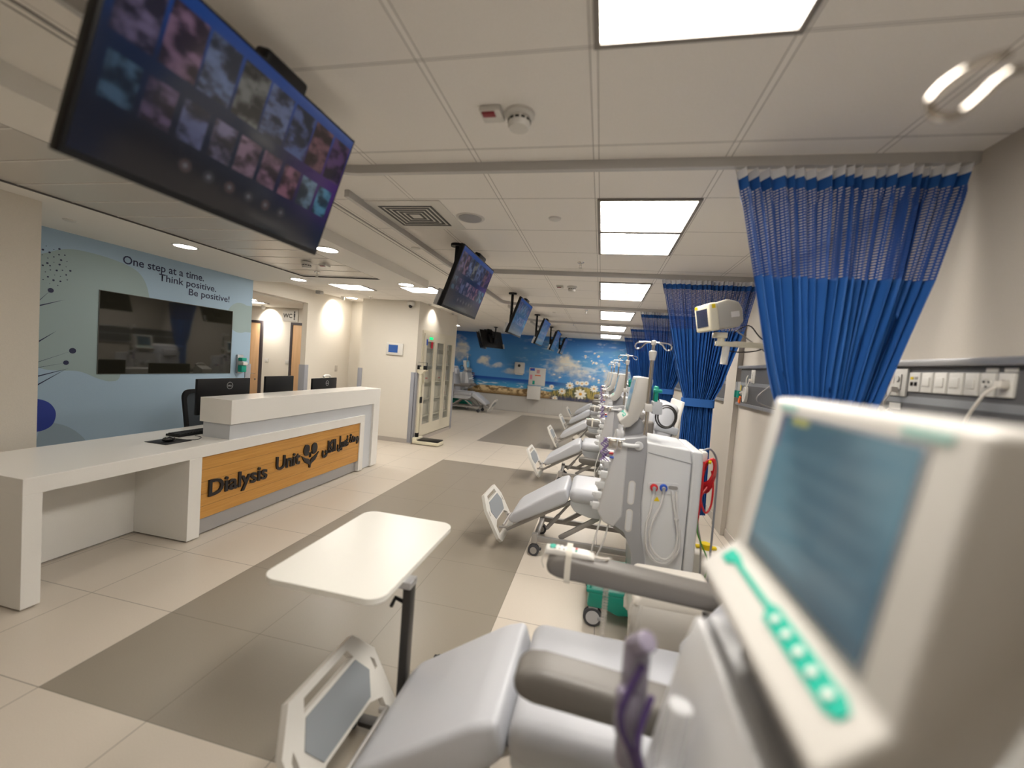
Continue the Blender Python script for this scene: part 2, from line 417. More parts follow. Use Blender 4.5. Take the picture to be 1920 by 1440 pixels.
# mural on the far wall
def fbm(x, y, seed=0, oct=5, sc=1.0):
    rng = np.random.RandomState(seed); out = np.zeros_like(x); amp = 1; tot = 0
    for o in range(oct):
        g = rng.rand(64, 64); fx = (x*sc*2**o) % 63; fy = (y*sc*2**o) % 63
        ix = fx.astype(int); iy = fy.astype(int); tx = fx-ix; ty = fy-iy; tx = tx*tx*(3-2*tx); ty = ty*ty*(3-2*ty)
        v = (g[iy, ix]*(1-tx)+g[iy, ix+1]*tx)*(1-ty)+(g[iy+1, ix]*(1-tx)+g[iy+1, ix+1]*tx)*ty
        out += v*amp; tot += amp; amp *= .55
    return out/tot
def sm(a, lo, hi): t = np.clip((a-lo)/(hi-lo), 0, 1); return t*t*(3-2*t)
def grid_mesh(name, nx, ny, P, colr, m, parent=None):
    u, v = np.meshgrid(np.linspace(0, 1, nx+1), np.linspace(0, 1, ny+1))
    verts = P(u, v).reshape(-1, 3)
    idx = np.arange((nx+1)*(ny+1)).reshape(ny+1, nx+1)
    f = np.stack([idx[:-1, :-1], idx[:-1, 1:], idx[1:, 1:], idx[1:, :-1]], -1).reshape(-1, 4)
    me = bpy.data.meshes.new(name); me.from_pydata(verts.tolist(), [], f.tolist())
    ca = me.color_attributes.new('Col', 'FLOAT_COLOR', 'POINT')
    c = np.ones((len(verts), 4), np.float32); c[:, :3] = colr(u, v).reshape(-1, 3); ca.data.foreach_set('color', c.ravel())
    me.materials.append(m); o = bpy.data.objects.new(name, me); C.objects.link(o)
    if parent: o.parent = parent
    return o
def lerp(a, b, t): return a*(1-t[..., None])+np.array(b)*t[..., None]
def mural(u, v):
    X = -9.2+u*(XR+9.2); Z = .56+v*(ZC-.56)
    top = np.array([.03, .16, .52]); c = np.zeros(X.shape+(3,))+np.array([.07, .28, .62])
    c = lerp(c, top, sm(Z+.3*(fbm(X, Z, 1, 4, .8)-.5), 2.0, 2.8))
    c = lerp(c, [.13, .36, .58], .6*sm(fbm(X, Z*2, 9, 4, 1.1), .5, .66)*sm(X, -3.5, -1.5))
    n = fbm(X, Z*1.6, 3, 6, 1.7)
    n3 = fbm(X*2, Z*3, 21, 5, 3.0)
    def blob(cx, cz, rx, rz, s, col, gain=1.0):
        d = ((X-cx)/rx)**2+((Z-cz)/rz)**2; return sm(n+.42+.35*(n3-.5)-d*.5, .50, .95)*gain
    for cx, cz, rx, rz, g in ((-4.05, 1.72, .42, .26, 1), (-3.6, 1.55, .5, .18, .9), (-5.0, 2.0, .35, .55, .9), (-6.0, 1.8, .9, .4, .9), (-3.1, 1.42, .6, .14, .8), (-2.4, 1.45, .6, .17, .7), (-1.4, 1.75, .6, .33, .75), (-1.0, 1.65, 1.1, .55, .95), (.5, 1.5, .8, .3, .6)):
        a = blob(cx, cz, rx, rz, 0, 0, g); sh = sm(Z, cz-rz, cz+rz*.5)
        cc = lerp(np.zeros(X.shape+(3,))+np.array([.30, .38, .50]), [.80, .74, .62], np.clip(sh*.7+sm(n3, .4, .65)*.5-.1, 0, 1))
        c = c*(1-a[..., None])+cc*a[..., None]
    st = sm(fbm(X*1.2, Z*5, 12, 5, 2.2), .60, .72)*sm(Z, 1.2, 1.6)*.45*sm(X, -4, -1); c = lerp(c, [.62, .72, .78], st)
    # sea
    sea = 1-sm(Z, 1.145, 1.16); sc_ = lerp(np.zeros(X.shape+(3,))+np.array([.005, .07, .36]), [.05, .30, .55], 1-sm(Z, .9, 1.13))
    sc_ = lerp(sc_, [.70, .78, .80], sm(fbm(X*1.5, Z*9, 5, 4, 2.0), .60, .70)*(1-sm(Z, .88, 1.05)))
    rgt = sm(X, -1.7, -1.0); sc_ = lerp(sc_, [.12, .30, .52], .7*rgt)
    c = c*(1-sea[..., None])+sc_*sea[..., None]
    # sand and grass
    sd = 1-sm(Z+.10*(fbm(X, Z, 7, 4, 2)-.5)+.0*X, .80, .85); g = fbm(X*3, Z*5, 8, 5, 3.0)
    sand = lerp(np.zeros(X.shape+(3,))+np.array([.20, .12, .045]), [.70, .52, .28], sm(g, .35, .6)*sm(Z, .56, .72))
    c = c*(1-sd[..., None])+sand*sd[..., None]
    hill = .80+.28*np.exp(-((X+.55)/.75)**2)+.10*(fbm(X*4, Z, 11, 3, 3)-.5)
    gr = (1-sm(Z, hill-.05, hill+.04))*sm(X, -1.75, -1.55); g2 = fbm(X*9, Z*2, 13, 4, 3.0)
    gc = lerp(np.zeros(X.shape+(3,))+np.array([.09, .10, .05]), [.50, .38, .10], sm(g2, .38, .66)); gc = lerp(gc, [.04, .05, .13], sm(.74-Z, 0, .12)*.8)
    c = c*(1-gr[..., None])+gc*gr[..., None]
    rng = np.random.RandomState(4)
    fl = [(-.62, .82, .22), (-1.25, .86, .14), (.0, .80, .10), (-1.48, .60, .11), (-1.0, 1.08, .15), (-.18, 1.04, .15), (-.60, 1.18, .11), (-.45, 1.20, .10), (-.75, 1.19, .10), (.30, .62, .12), (.45, .98, .11), (-1.62, .98, .10), (.9, .8, .13), (-4.55, .98, .09), (-4.6, 1.33, .09)]
    fl += [(rng.uniform(-1.9, 1.2), rng.uniform(1.25, 2.3), rng.uniform(.03, .055)) for _ in range(26)]
    for fx, fz, r in fl:
        dx, dz = X-fx, (Z-fz)*1.15; d = np.hypot(dx, dz); a = np.arctan2(dz, dx); pet = r*(.62+.38*np.abs(np.cos(a*4.5+fx*7)))
        k = 1-sm(d, pet*.88, pet); c = lerp(c, [.86, .83, .74], k); k = 1-sm(d, r*.2, r*.3); c = lerp(c, [.75, .38, .04], k)
    return c
wf = grid_mesh('wall_mural', 460, 150, lambda u, v: np.stack([-9.2+u*(XR+9.2), 0*u+YF-.004, .56+v*(ZC-.56)], -1), mural, mat_vcol('mural_print', .5))
wf['kind'] = 'structure'
sol = wf.modifiers.new('s', 'SOLIDIFY'); sol.thickness = .02; sol.offset = 1

# printed shapes on the lobby wall (flat vinyl)
def decal(name, yz, m, off=.0015, x=XB):
    b = B(); t = bmesh.new(); vs = [t.verts.new((x+off, a, z)) for a, z in yz]; f = t.faces.new(vs)
    ex = bmesh.ops.extrude_face_region(t, geom=[f])
    for v in [g for g in ex['geom'] if isinstance(g, bmesh.types.BMVert)]: v.co.x -= off+.001
    bmesh.ops.triangulate(t, faces=t.faces[:]); bmesh.ops.recalc_face_normals(t, faces=t.faces); b.add(t)
    return b.obj(name, m, wblue, smooth=False)
def spl(pts, sub=8): return [(p.x, p.y) for p in smooth([Vector((a, b, 0)) for a, b in pts], sub, True)]
decal('printed_shape', spl([(2.93, 2.35), (3.15, 2.45), (3.5, 2.44), (3.75, 2.36), (3.86, 2.16), (3.84, 1.95), (3.6, 1.5), (3.60, 1.2), (3.52, 1.14), (3.4, 1.17), (3.22, 1.25), (2.93, 1.28), (2.7, 1.5), (2.7, 2.2)]), M_SAGE, .001)
cpts = [(5.12+.22*math.cos(a), 2.02+.215*math.sin(a)) for a in np.linspace(PI*.36, PI*1.64, 24)]
cpts = [(min(a, 5.318), b) for a, b in cpts]
decal('printed_shape', [(5.318, cpts[0][1])]+cpts+[(5.318, cpts[-1][1])], M_SAGE, .001)
decal('printed_shape', spl([(2.95, .72), (3.1, .72), (3.25, .6), (3.33, .45), (3.3, .3), (3.0, .2), (2.9, .4)]), M_SAGE2, .001)
decal('printed_shape', spl([(2.85, .98), (2.98, .96), (3.05, .85), (3.02, .72), (2.9, .68), (2.8, .8)]), M_ROYAL, .002)
for (y0, z0, y1, z1, r) in ((2.85, 1.31, 3.17, 1.455, .028), (2.85, 1.27, 3.12, 1.335, .022), (2.9, 1.2, 3.15, 1.28, 0), (2.88, 1.1, 3.12, 1.27, 0), (2.9, 1.52, 3.04, 1.64, 0), (2.9, 1.86, 3.10, 1.95, 0), (2.9, 1.9, 2.99, 2.02, .022)):
    d = Vector((y1-y0, z1-z0)).normalized(); nrm = Vector((-d.y, d.x))*.006
    if r == 0: decal('printed_stem', [(y0+nrm.x, z0+nrm.y), (y1, z1), (y0-nrm.x, z0-nrm.y)], M_NAVY, .002)
    else:
        decal('printed_stem', [(y0+nrm.x*.4, z0+nrm.y*.4), (y1, z1), (y0-nrm.x*.4, z0-nrm.y*.4)], M_NAVY, .002)
        decal('printed_berry', [(y1+r*math.cos(a), z1+r*math.sin(a)) for a in np.linspace(0, 2*PI, 20)[:-1]], M_NAVY, .003)
dots = B()
for k in range(48):
    a, rr = k*2.4, .028*math.sqrt(k)
    yy, zz = 2.98+rr*math.cos(a)*.95, 2.25+rr*math.sin(a)
    if yy > 2.9 and yy < 3.14: dots.cyl((XB, yy, zz), (XB+.003, yy, zz), .006+.003*math.sin(k*1.7), n=8)
dots.obj('printed_dots', M_NAVY, wblue)
for txt, y0, z0, s, wd in (('One step at a time.', 3.585, 2.425, .125, .945), ('Think positive.', 3.97, 2.32, .115, .745), ('Be positive!', 4.33, 2.215, .115, .59)):
    o = text_mesh(txt, s, basis((XB+.002, y0, z0), (0, 1, 0), (0, 0, 1), (1, 0, 0)), M_NAVY, 'printed_text', wblue, bold=.0015)
    ys = [v.co.y for v in o.data.vertices]; k = wd/(max(ys)-min(ys))
    for v in o.data.vertices: v.co.y = y0+(v.co.y-y0)*k
# the dark window in the lobby wall
win = struct('window_1', B().box((XB-.03, 3.384, 1.224), (XB+.0035, 4.985, 2.095)), M_WINDOW, smooth=False)
win.name = 'window_1'
struct('window_frame', B().box((XB-.1, 3.378, 1.219), (XB+.006, 3.386, 2.10)).box((XB-.1, 4.983, 1.219), (XB+.006, 4.99, 2.10)).box((XB-.1, 3.386, 1.219), (XB+.006, 4.983, 1.225)).box((XB-.1, 3.386, 2.094), (XB+.006, 4.983, 2.10)), mat('window_frame_dark', (.06, .06, .05), .4), win, smooth=False)
# doors in the corridor end wall
def door(n, x0, x1):
    d = struct('door_%d' % n, B().box((x0, 7.372, .02), (x1, 7.399, 2.10), .002), M_DOOR)
    struct('door_frame', B().box((x0-.05, 7.36, 0), (x0, 7.4, 2.15)).box((x1, 7.36, 0), (x1+.05, 7.4, 2.15)).box((x0, 7.36, 2.10), (x1, 7.4, 2.15)), M_FRAME, d, smooth=False)
    struct('door_groove', B().box((x1-.30, 7.3705, .1), (x1-.295, 7.3725, 2.05)), M_FRAME, d, smooth=False)
    b = B().cyl((x1-.07, 7.372, 1.05), (x1-.07, 7.33, 1.05), .009).cyl((x1-.07, 7.33, 1.05), (x1-.20, 7.33, 1.05), .009).cyl((x1-.07, 7.372, .93), (x1-.07, 7.362, .93), .02)
    struct('door_handle', b, M_CHROME, d)
door(1, -7.75, -6.92); door(2, -6.15, -5.32)

# ================================================================== LIGHTS OF THE ROOM
def light_panel(name, label, loc, sx=.556, sy=.556, group='ceiling light panels'):
    t = thing(name, label, 'ceiling light', loc, 0, group)
    B().box((-sx/2, -sy/2, -.003), (sx/2, sy/2, .01)).obj('diffuser', M_LIGHT, t, smooth=False)
    o = sx/2; p = sy/2
    B().box((-o-.02, -p-.02, -.012), (-o, p+.02, .004)).box((o, -p-.02, -.012), (o+.02, p+.02, .004)).box((-o, -p-.02, -.012), (o, -p, .004)).box((-o, p, -.012), (o, p+.02, .004)).obj('frame', M_LFR, t, smooth=False)
    return t
names = ['over the foreground television', 'past the nearest curtain track', 'past the second curtain track', 'past the third curtain track', 'past the fourth curtain track', 'nearest the beach mural']
lp = None
for k in range(6):
    for s in range(2):
        loc = (GX0+GT*.5, GY0+GT*(-1.5+4*k+s), ZC)
        lab = 'square ceiling light panel %s, %s of its pair' % (names[k], ('nearer', 'farther')[s])
        lp = light_panel('ceiling_light', lab, loc) if lp is None else dup(lp, loc, label=lab)
for lab, loc in (('bright ceiling light panel past the lobby ceiling, left one of two', (-4.03, 6.04, ZC)), ('bright ceiling light panel past the lobby ceiling, right one of two', (-2.80, 6.04, ZC)),
                 ('bright ceiling light panel over the far left dialysis chair', (-4.6, 12.0, ZC))):
    dup(lp, loc, label=lab)
cp = light_panel('ceiling_light', 'small ceiling light panel in the toilet corridor', (-6.5, 6.6, 2.44), .5, .4)
def downlight(label, loc, r=.095):
    t = thing('downlight', label, 'ceiling light', loc, 0, 'round recessed downlights')
    B().cyl((0, 0, -.003), (0, 0, .008), r, n=32).obj('diffuser', M_LIGHT2, t)
    B().lathe([(r, .004), (r, -.006), (r+.018, -.004), (r+.018, .004)], n=32, cap=False).obj('rim', M_OFFW, t)
    return t
dl = None
for lab, loc in (('round downlight above the blue wall slogan', (-4.24, 3.51, ZL)), ('round downlight right of the metal ceiling strip, nearer the big television', (-2.60, 3.50, ZL)),
                 ('round downlight near the end of the blue wall', (-4.20, 5.09, ZL)), ('round downlight beside the end of the lobby soffit', (-2.60, 5.13, ZL)), ('added unseen round downlight right of the metal ceiling strip, above the near end of the counter', (-2.60, 1.9, ZL)), ('added unseen round downlight left of the metal ceiling strip near the left wall end', (-4.06, 1.0, ZL)),  # last two here are unseen extras, added to brighten the left wall
                 ('round downlight in the toilet corridor ceiling', (-6.15, 6.3, 2.44)), ('round downlight over the nook past the corridor', (-4.85, 7.35, ZC)),
                 ('round downlight behind the cabinet block', (-4.3, 10.4, ZC))):
    dl = downlight(lab, loc) if dl is None else dup(dl, loc, label=lab)
def lamp(kind, name, loc, energy, size=.1, rot=(0, 0, 0), spot=None, parent=None):
    l = bpy.data.lights.new(name, kind); l.energy = energy; l.color = (1, .93, .82)
    if kind == 'AREA': l.size = size; l.shape = 'DISK'
    else: l.shadow_soft_size = size
    if spot: l.spot_size = spot; l.spot_blend = .7
    o = bpy.data.objects.new(name, l); C.objects.link(o); o.location = loc; o.rotation_euler = rot
    return o
def washer(label, loc, z):
    t = thing('wall_spotlight', label, 'spotlight', loc, 0, 'wall spotlights')
    B().lathe([(.03, z), (.036, z), (.036, z-.05), (.03, z-.07), (.022, z-.07)], n=16).obj('housing', M_OFFW, t)
    return t
washer('small spotlight lighting the wall right of the corridor opening', (XB+.20, 7.22, 0), ZC)
lamp('SPOT', 'washer_lamp', (XB+.20, 7.22, 2.58), 40, .02, (0, math.radians(50), 0), math.radians(110))
washer('small spotlight beside the toilet sign', (-6.72, 7.20, 0), 2.44)
lamp('SPOT', 'washer_lamp', (-6.72, 7.20, 2.33), 40, .02, (math.radians(55), 0, 0), math.radians(110))

# ================================================================== RECEPTION COUNTER
DX = -3.18
t = thing('reception_counter', 'white L-shaped reception counter with honey wood Dialysis Unit panel', 'reception counter', (0, 0, 0))
B().box((-3.98, 1.74, .69), (DX, 5.30, .79), .002).box((DX-.10, 5.20, 0.012), (DX, 5.30, .69), .002).obj('worktop', M_WHITE, t, smooth=False)
B().box((-3.75, 1.74, .012), (DX, 1.83, .69), .002).obj('end_leg', M_WHITE, t, smooth=False)
B().box((-3.75, 2.74, .012), (DX, 2.85, .69), .002).box((-3.77, 1.83, .012), (-3.73, 2.74, .69)).obj('knee_space_panel', M_WHITE, t, smooth=False)
B().box((-3.5, 3.13, .79), (DX-.03, 5.31, .93)).box((-3.5, 5.31, .012), (DX-.03, 5.52, .93)).obj('recessed_band', M_PLAST2, t, smooth=False)
B().box((-3.52, 3.11, .93), (DX, 5.68, 1.15), .002).box((-3.52, 5.52, .012), (DX, 5.68, .93), .002).obj('raised_ledge', M_WHITE, t, smooth=False)
B().box((-3.4, 2.85, .155), (DX-.015, 5.20, .69)).obj('wood_panel', M_WOOD, t, smooth=False)
B().box((-3.42, 2.85, .012), (DX-.05, 5.20, .155)).obj('plinth', M_ALU, t, smooth=False)
B().box((-3.95, 2.85, .012), (-3.5, 2.9, .69)).box((-3.95, 5.1, .012), (-3.5, 5.2, .69)).obj('side_panel', M_WHITE, t, smooth=False)
FACE = DX-.015
def fit_text(o, ya, yb, za, zb):
    ys = [v.co.y for v in o.data.vertices]; zs = [v.co.z for v in o.data.vertices]
    for v in o.data.vertices:
        v.co.y = ya+(v.co.y-min(ys))/(max(ys)-min(ys))*(yb-ya); v.co.z = za+(v.co.z-min(zs))/(max(zs)-min(zs))*(zb-za)
M_LET = mat('black_letters', (.012, .01, .012), .3)
mtx = basis((FACE+.008, 0, 0), (0, 1, 0), (0, 0, 1), (1, 0, 0))
o = text_mesh('Dialysis', .2, mtx, M_LET, 'lettering', t, extr=.008, bold=.004); fit_text(o, 2.925, 3.565, .285, .475)
o = text_mesh('Unit', .2, mtx, M_LET, 'lettering', t, extr=.008, bold=.004); fit_text(o, 3.68, 4.03, .375, .52)
# kidneys held in two cupped hands
lg = B()
def lpoly(pts, sub=6): 
    q = smooth([Vector((a, b, 0)) for a, b in pts], sub, True); lg.prism([(p.x, p.y) for p in q], FACE, FACE+.014, ax='x')
LY, LZ = 4.20, .425
for s in (-1, 1):
    lpoly([(LY+s*.03, LZ+.13), (LY+s*.085, LZ+.145), (LY+s*.115, LZ+.09), (LY+s*.095, LZ+.03), (LY+s*.04, LZ+.02), (LY+s*.035, LZ+.055), (LY+s*.02, LZ+.08)])
    lpoly([(LY+s*.012, LZ-.125), (LY+s*.02, LZ-.09), (LY+s*.09, LZ-.05), (LY+s*.135, LZ+.015), (LY+s*.145, LZ+.03), (LY+s*.12, LZ+.015), (LY+s*.08, LZ-.005), (LY+s*.02, LZ-.03), (LY+s*.004, LZ-.07), (LY+s*.0, LZ-.13)], 4)
    lg.tube([(FACE+.007, LY+s*.04, LZ+.06), (FACE+.007, LY+s*.012, LZ+.04), (FACE+.007, LY+s*.008, LZ-.01)], .007, 6)
lg.obj('kidney_emblem', M_LET, t)
# arabic lettering, three words
for word, ya, yb, za, zb in (('\uFEF0\uFEE0\uFEDC\uFEDF\uFE8D', 4.41, 4.67, .355, .555), ('\uFEDE\uFEF4\uFEB4\uFECF', 4.705, 4.94, .375, .575), ('\uFE93\uFEAA\uFEA3\uFEED', 4.965, 5.175, .41, .565)):
    o = text_mesh(word, .2, mtx, M_LET, 'arabic_lettering', t, extr=.008, bold=.009); fit_text(o, ya, yb, za, zb)

# ------------------------------------------------ things on and behind the counter
def desk_monitor(label, y0, y1, z1, x=-3.80, logo=True, grp=None, yaw=0.0):
    t = thing('computer_monitor', label, 'monitor', (x, (y0+y1)/2, .79), yaw, 'black computer monitors on the reception desk')
    wd = (y1-y0)/2; h = z1-.79
    B().box((-.018, -wd, .14), (.012, wd, h), .006).obj('housing', M_BLACK, t)
    B().box((-.021, -wd+.012, .155), (-.0185, wd-.012, h-.012)).obj('screen', M_BLACKG, t, smooth=False)
    B().box((.0, -.03, .0), (.03, .03, .3), .004).box((-.1, -.11, 0), (.1, .11, .012), .004).obj('stand', M_BLACK, t)
    if logo:
        r = .035; c = (0.0135, wd*.16, h-.075)
        b = B().tube([(c[0], c[1]+r*math.cos(a), c[2]+r*math.sin(a)) for a in np.linspace(0, 2*PI, 25)[:-1]], .0028, 6, True)
        o = b.obj('maker_emblem', M_ALU, t)
        o2 = text_mesh('DELL', .022, basis((c[0], c[1], c[2]-.008), (0, 1, 0), (0, 0, 1), (1, 0, 0)), M_ALU, 'maker_lettering', t, align='CENTER', bold=.0008)
    return t
desk_monitor('black computer monitor at left end of raised counter, back with silver emblem', 3.31, 3.93, 1.285)
desk_monitor('middle black monitor behind raised counter, plain back without emblem', 4.15, 4.60, 1.30, logo=False)
desk_monitor('black computer monitor nearest the right end of raised counter', 4.93, 5.52, 1.262, yaw=.08)
def office_chair(label, x, y, rz):
    t = thing('office_chair', label, 'chair', (x, y, 0), rz, 'black mesh office chairs behind the counter')
    # back (local: faces +x)
    F = frame_prism(rrect(.46, .52, .09), [rrect(.38, .43, .07)], -.012, .012, basis((-.22, 0, .86), (0, 1, 0), (-.14, 0, .99))); F.obj('back_frame', M_BLACK, t)
    frame_prism(rrect(.39, .44, .07), [], -.003, .003, basis((-.22, 0, .86), (0, 1, 0), (-.14, 0, .99))).obj('back_mesh', mat('mesh_fabric', (.03, .04, .05), .8, alpha=.8), t)
    B().box((-.24, -.24, .43), (.24, .24, .51), .035, 3).obj('seat', M_BLACK, t)
    for s in (-1, 1):
        B().box((-.12, s*.27-.03, .64), (.14, s*.27+.03, .67), .012).tube([(-.02, s*.27, .64), (-.02, s*.27, .46), (-.02, s*.15, .44)], .014, 8).obj('armrest', M_BLACK, t)
    b = B().cyl((0, 0, .1), (0, 0, .43), .028)
    for k in range(5):
        a = k*2*PI/5; b.tube([(0, 0, .11), (.3*math.cos(a), .3*math.sin(a), .07)], .018, 8)
    b.tube([(-.1, 0, .44), (-.25, 0, .47), (-.24, 0, .65)], .018, 8); b.obj('pedestal', M_BLACK, t)
    for k in range(5):
        a = k*2*PI/5; c = Vector((.3*math.cos(a), .3*math.sin(a), .03)); B().cyl(c+Vector((0, -.015, 0)), c+Vector((0, .015, 0)), .03).obj('castor', M_BLACK, t)
    return t
office_chair('black mesh office chair at left of the first monitor', -4.12, 3.88, .15)
office_chair('black mesh office chair peeking out between first and middle monitors', -4.45, 4.50, 0)
t = tag(B().box((-3.62, 2.72, .79), (-3.40, 2.94, .794), .001).obj('mouse_pad', M_BLACK), 'black mouse pad on the white desk', 'mouse pad')
t = tag(B().sph((-3.50, 2.82, .812), .05, (.62, 1.05, .42)).obj('computer_mouse', M_BLACKG), 'black computer mouse on its pad', 'mouse')
t = thing('keyboard', 'black keyboard beside the raised counter', 'keyboard', (-3.66, 3.2, .79))
B().box((-.075, -.22, 0), (.075, .22, .02), .004).obj('body', M_BLACK, t)
kb = B()
for i in range(5):
    for j in range(15): kb.box((-.062+i*.026, -.205+j*.028, .02), (-.04+i*.026, -.182+j*.028, .026))
kb.obj('keys', M_BLACK, t, smooth=False)
t = tag(B().tube([(-3.50, 2.87, .80), (-3.44, 2.94, .794), (-3.40, 2.99, .793), (-3.46, 3.08, .793), (-3.55, 3.1, .793)], .003, 6, sub=5).obj('mouse_cable', M_BLACK), 'thin black mouse cable on the desk', 'cable')
t = thing('desk_phone', 'white desk telephone behind the rightmost monitor', 'telephone', (-4.05, 5.55, 1.0))
B().prism([(-.09, -.21), (.09, -.21), (.09, .22), (.02, .25), (-.09, .20)], -.09, .09, ax='y', bev=.01).obj('body', M_OFFW, t)
B().tube([(.05, -.08, .255), (.05, -.04, .275), (.05, .04, .275), (.05, .08, .255)], .018, 8).obj('handset', M_OFFW, t)

# ================================================================== LOBBY WALL ITEMS
t = thing('sanitizer_dispenser', 'green and white hand sanitizer dispenser on the edge of the blue wall', 'dispenser', (XB, 5.13, 1.22))
B().box((0, -.05, 0), (.03, .05, .27), .006).obj('back_plate', M_ALU, t)
B().box((.03, -.045, .02), (.10, .045, .12), .012).obj('bottle', M_TEAL2, t)
B().box((.03, -.045, .18), (.10, .045, .23), .012).obj('pump_head', M_TEAL2, t)
B().box((.03, -.04, .125), (.12, .04, .165), .006).obj('lever', M_OFFW, t)
t = thing('toilet_sign', 'small WC sign with a standing figure above the corridor', 'sign', (-6.12, 7.392, 2.21))
B().box((0, -.01, 0), (.36, .0, .24), .003).obj('plate', M_OFFW, t)
text_mesh('WC', .12, basis((.02, -.0115, .07), (1, 0, 0), (0, 0, 1), (0, -1, 0)), M_DARK, 'lettering', t, bold=.003)
B().sph((.28, -.012, .19), .018, (1, .1, 1)).box((.262, -.0125, .09), (.298, -.0105, .165)).box((.266, -.0125, .03), (.277, -.0105, .09)).box((.283, -.0125, .03), (.294, -.0105, .09)).obj('figure', M_DARK, t)
t.location = (-6.42, 7.392, 2.17)
sw = None
for lab, loc in (('white light switch left of the two on the corridor wall', (-6.76, 7.4, 1.34)), ('white light switch beside the right corridor door', (-6.27, 7.4, 1.34))):
    if sw is None:
        sw = thing('light_switch', lab, 'switch', loc, 0, 'light switches'); B().box((-.045, -.012, -.045), (.045, 0, .045), .003).obj('plate', M_OFFW, sw); B().box((-.02, -.017, -.028), (.02, -.012, .028), .002).obj('rocker', M_OFFW, sw)
    else: dup(sw, loc, label=lab)
tag(B().box((-.012, -.035, -.06), (0, .035, .06), .003).obj('wall_plate', M_WALLR, mtx=Matrix.Translation((XB+.012, 7.42, 1.3))), 'beige blank wall plate right of the corridor opening', 'wall plate')
t = thing('wall_control_panel', 'wall control panel with a blue display on the beige block', 'control panel', (-4.03, 7.34, 1.66))
B().box((0, -.04, 0), (.34, 0, .225), .01).obj('housing', M_OFFW, t)
B().box((.05, -.043, .045), (.24, -.04, .19)).obj('screen', M_LCD, t, smooth=False)
t = thing('dome_camera', 'small security camera at the top corner of the beige block', 'camera', (-3.58, 7.30, 2.62))
B().box((-.06, -.04, -.02), (.06, .04, .06), .015).obj('housing', M_OFFW, t)
B().sph((0, -.015, -.03), .035).obj('lens_dome', M_BLACKG, t)
t = thing('dome_camera', 'small grey device under the ceiling over the right jamb of the corridor', 'camera', (XB+.12, 6.65, 2.64))
B().box((-.05, -.05, 0), (.05, .05, .06), .012).obj('housing', M_ALU, t)

# ================================================================== GLAZED CABINET
t = thing('glazed_cabinet', 'cream glazed supply cabinet set into the side of the beige block', 'cabinet', (-3.42, 7.55, 0))
B().box((-.40, .0, .075), (-.38, 1.81, 2.19)).box((-.38, 0, .075), (-.02, .02, 2.19)).box((-.38, 1.79, .075), (-.02, 1.81, 2.19)).box((-.38, .02, .075), (-.02, 1.79, .095)).box((-.38, .02, 2.17), (-.02, 1.79, 2.19)).obj('carcass', M_CREAM2, t, smooth=False)
for z in (.45, .8, 1.15, 1.5, 1.85): B().box((-.37, .02, z), (-.04, 1.79, z+.018)).obj('shelf', M_CREAM2, t, smooth=False)
B().box((-.02, 0, .075), (.012, .06, 2.19)).box((-.02, 1.75, .075), (.012, 1.81, 2.19)).box((-.02, .06, 2.13), (.012, 1.75, 2.19)).box((-.02, .06, .075), (.012, 1.75, .11)).obj('face_frame', M_CREAM2, t, smooth=False)
def gdoor(y0, y1, xx):
    d = B().box((xx, y0, .11), (xx+.028, y0+.10, 2.13)).box((xx, y1-.10, .11), (xx+.028, y1, 2.13)).box((xx, y0+.10, .11), (xx+.028, y1-.10, .32)).box((xx, y0+.10, 1.98), (xx+.028, y1-.10, 2.13)).obj('door', M_CREAM2, t, smooth=False)
    B().box((xx+.01, y0+.10, .32), (xx+.016, y1-.10, 1.98)).obj('pane', M_GLASS, d, smooth=False)
    B().box((xx+.028, y0+.03, 1.15), (xx+.04, y0+.055, 1.32), .003).obj('handle', M_CREAM, d)
gdoor(.08, .66, .0); gdoor(.64, 1.24, -.012); gdoor(1.22, 1.74, -.012)
rng = random.Random(3)
# drawers inside, with small red name cards
n = 0
for s, z in enumerate((.095, .468, .818, 1.168, 1.518, 1.868)):
    for k in range(5):
        h = .24
        b = tag(B().box((-3.77, 7.59+k*.345, z+.003), (-3.50, 7.59+k*.345+.30, z+h), .006).obj('storage_tub', mat('tub_cream', (.64, .60, .50), .5)), 'cream storage tub behind the cabinet glass, %s shelf, %s from the scale side' % (('lowest', 'second lowest', 'third', 'fourth', 'fifth', 'highest')[s], ('first', 'second', 'third', 'fourth', 'last')[k]), 'storage tub', 'storage tubs in the glazed cabinet')
        if k % 2 == 0 or s == 3:
            c = B().box((-3.4995, 7.66+k*.345, z+.05), (-3.4965, 7.76+k*.345, z+.08)).obj('name_card', M_RED, b, smooth=False)
        n += 1
tag(B().box((-3.392, 7.70, 1.90), (-3.389, 7.76, 2.02)).obj('paper_notice', M_BLUEP), 'small blue notice taped high on the first cabinet door', 'notice')
tag(B().box((-3.392, 7.93, 1.85), (-3.389, 8.02, 1.98)).obj('paper_notice', M_RED), 'small red notice taped high on the first cabinet door', 'notice')
tag(B().box((-3.392, 7.84, 2.02), (-3.385, 8.0, 2.07), .002).obj('exit_light', M_GLED), 'small green lit strip at the top of the first cabinet door', 'indicator')
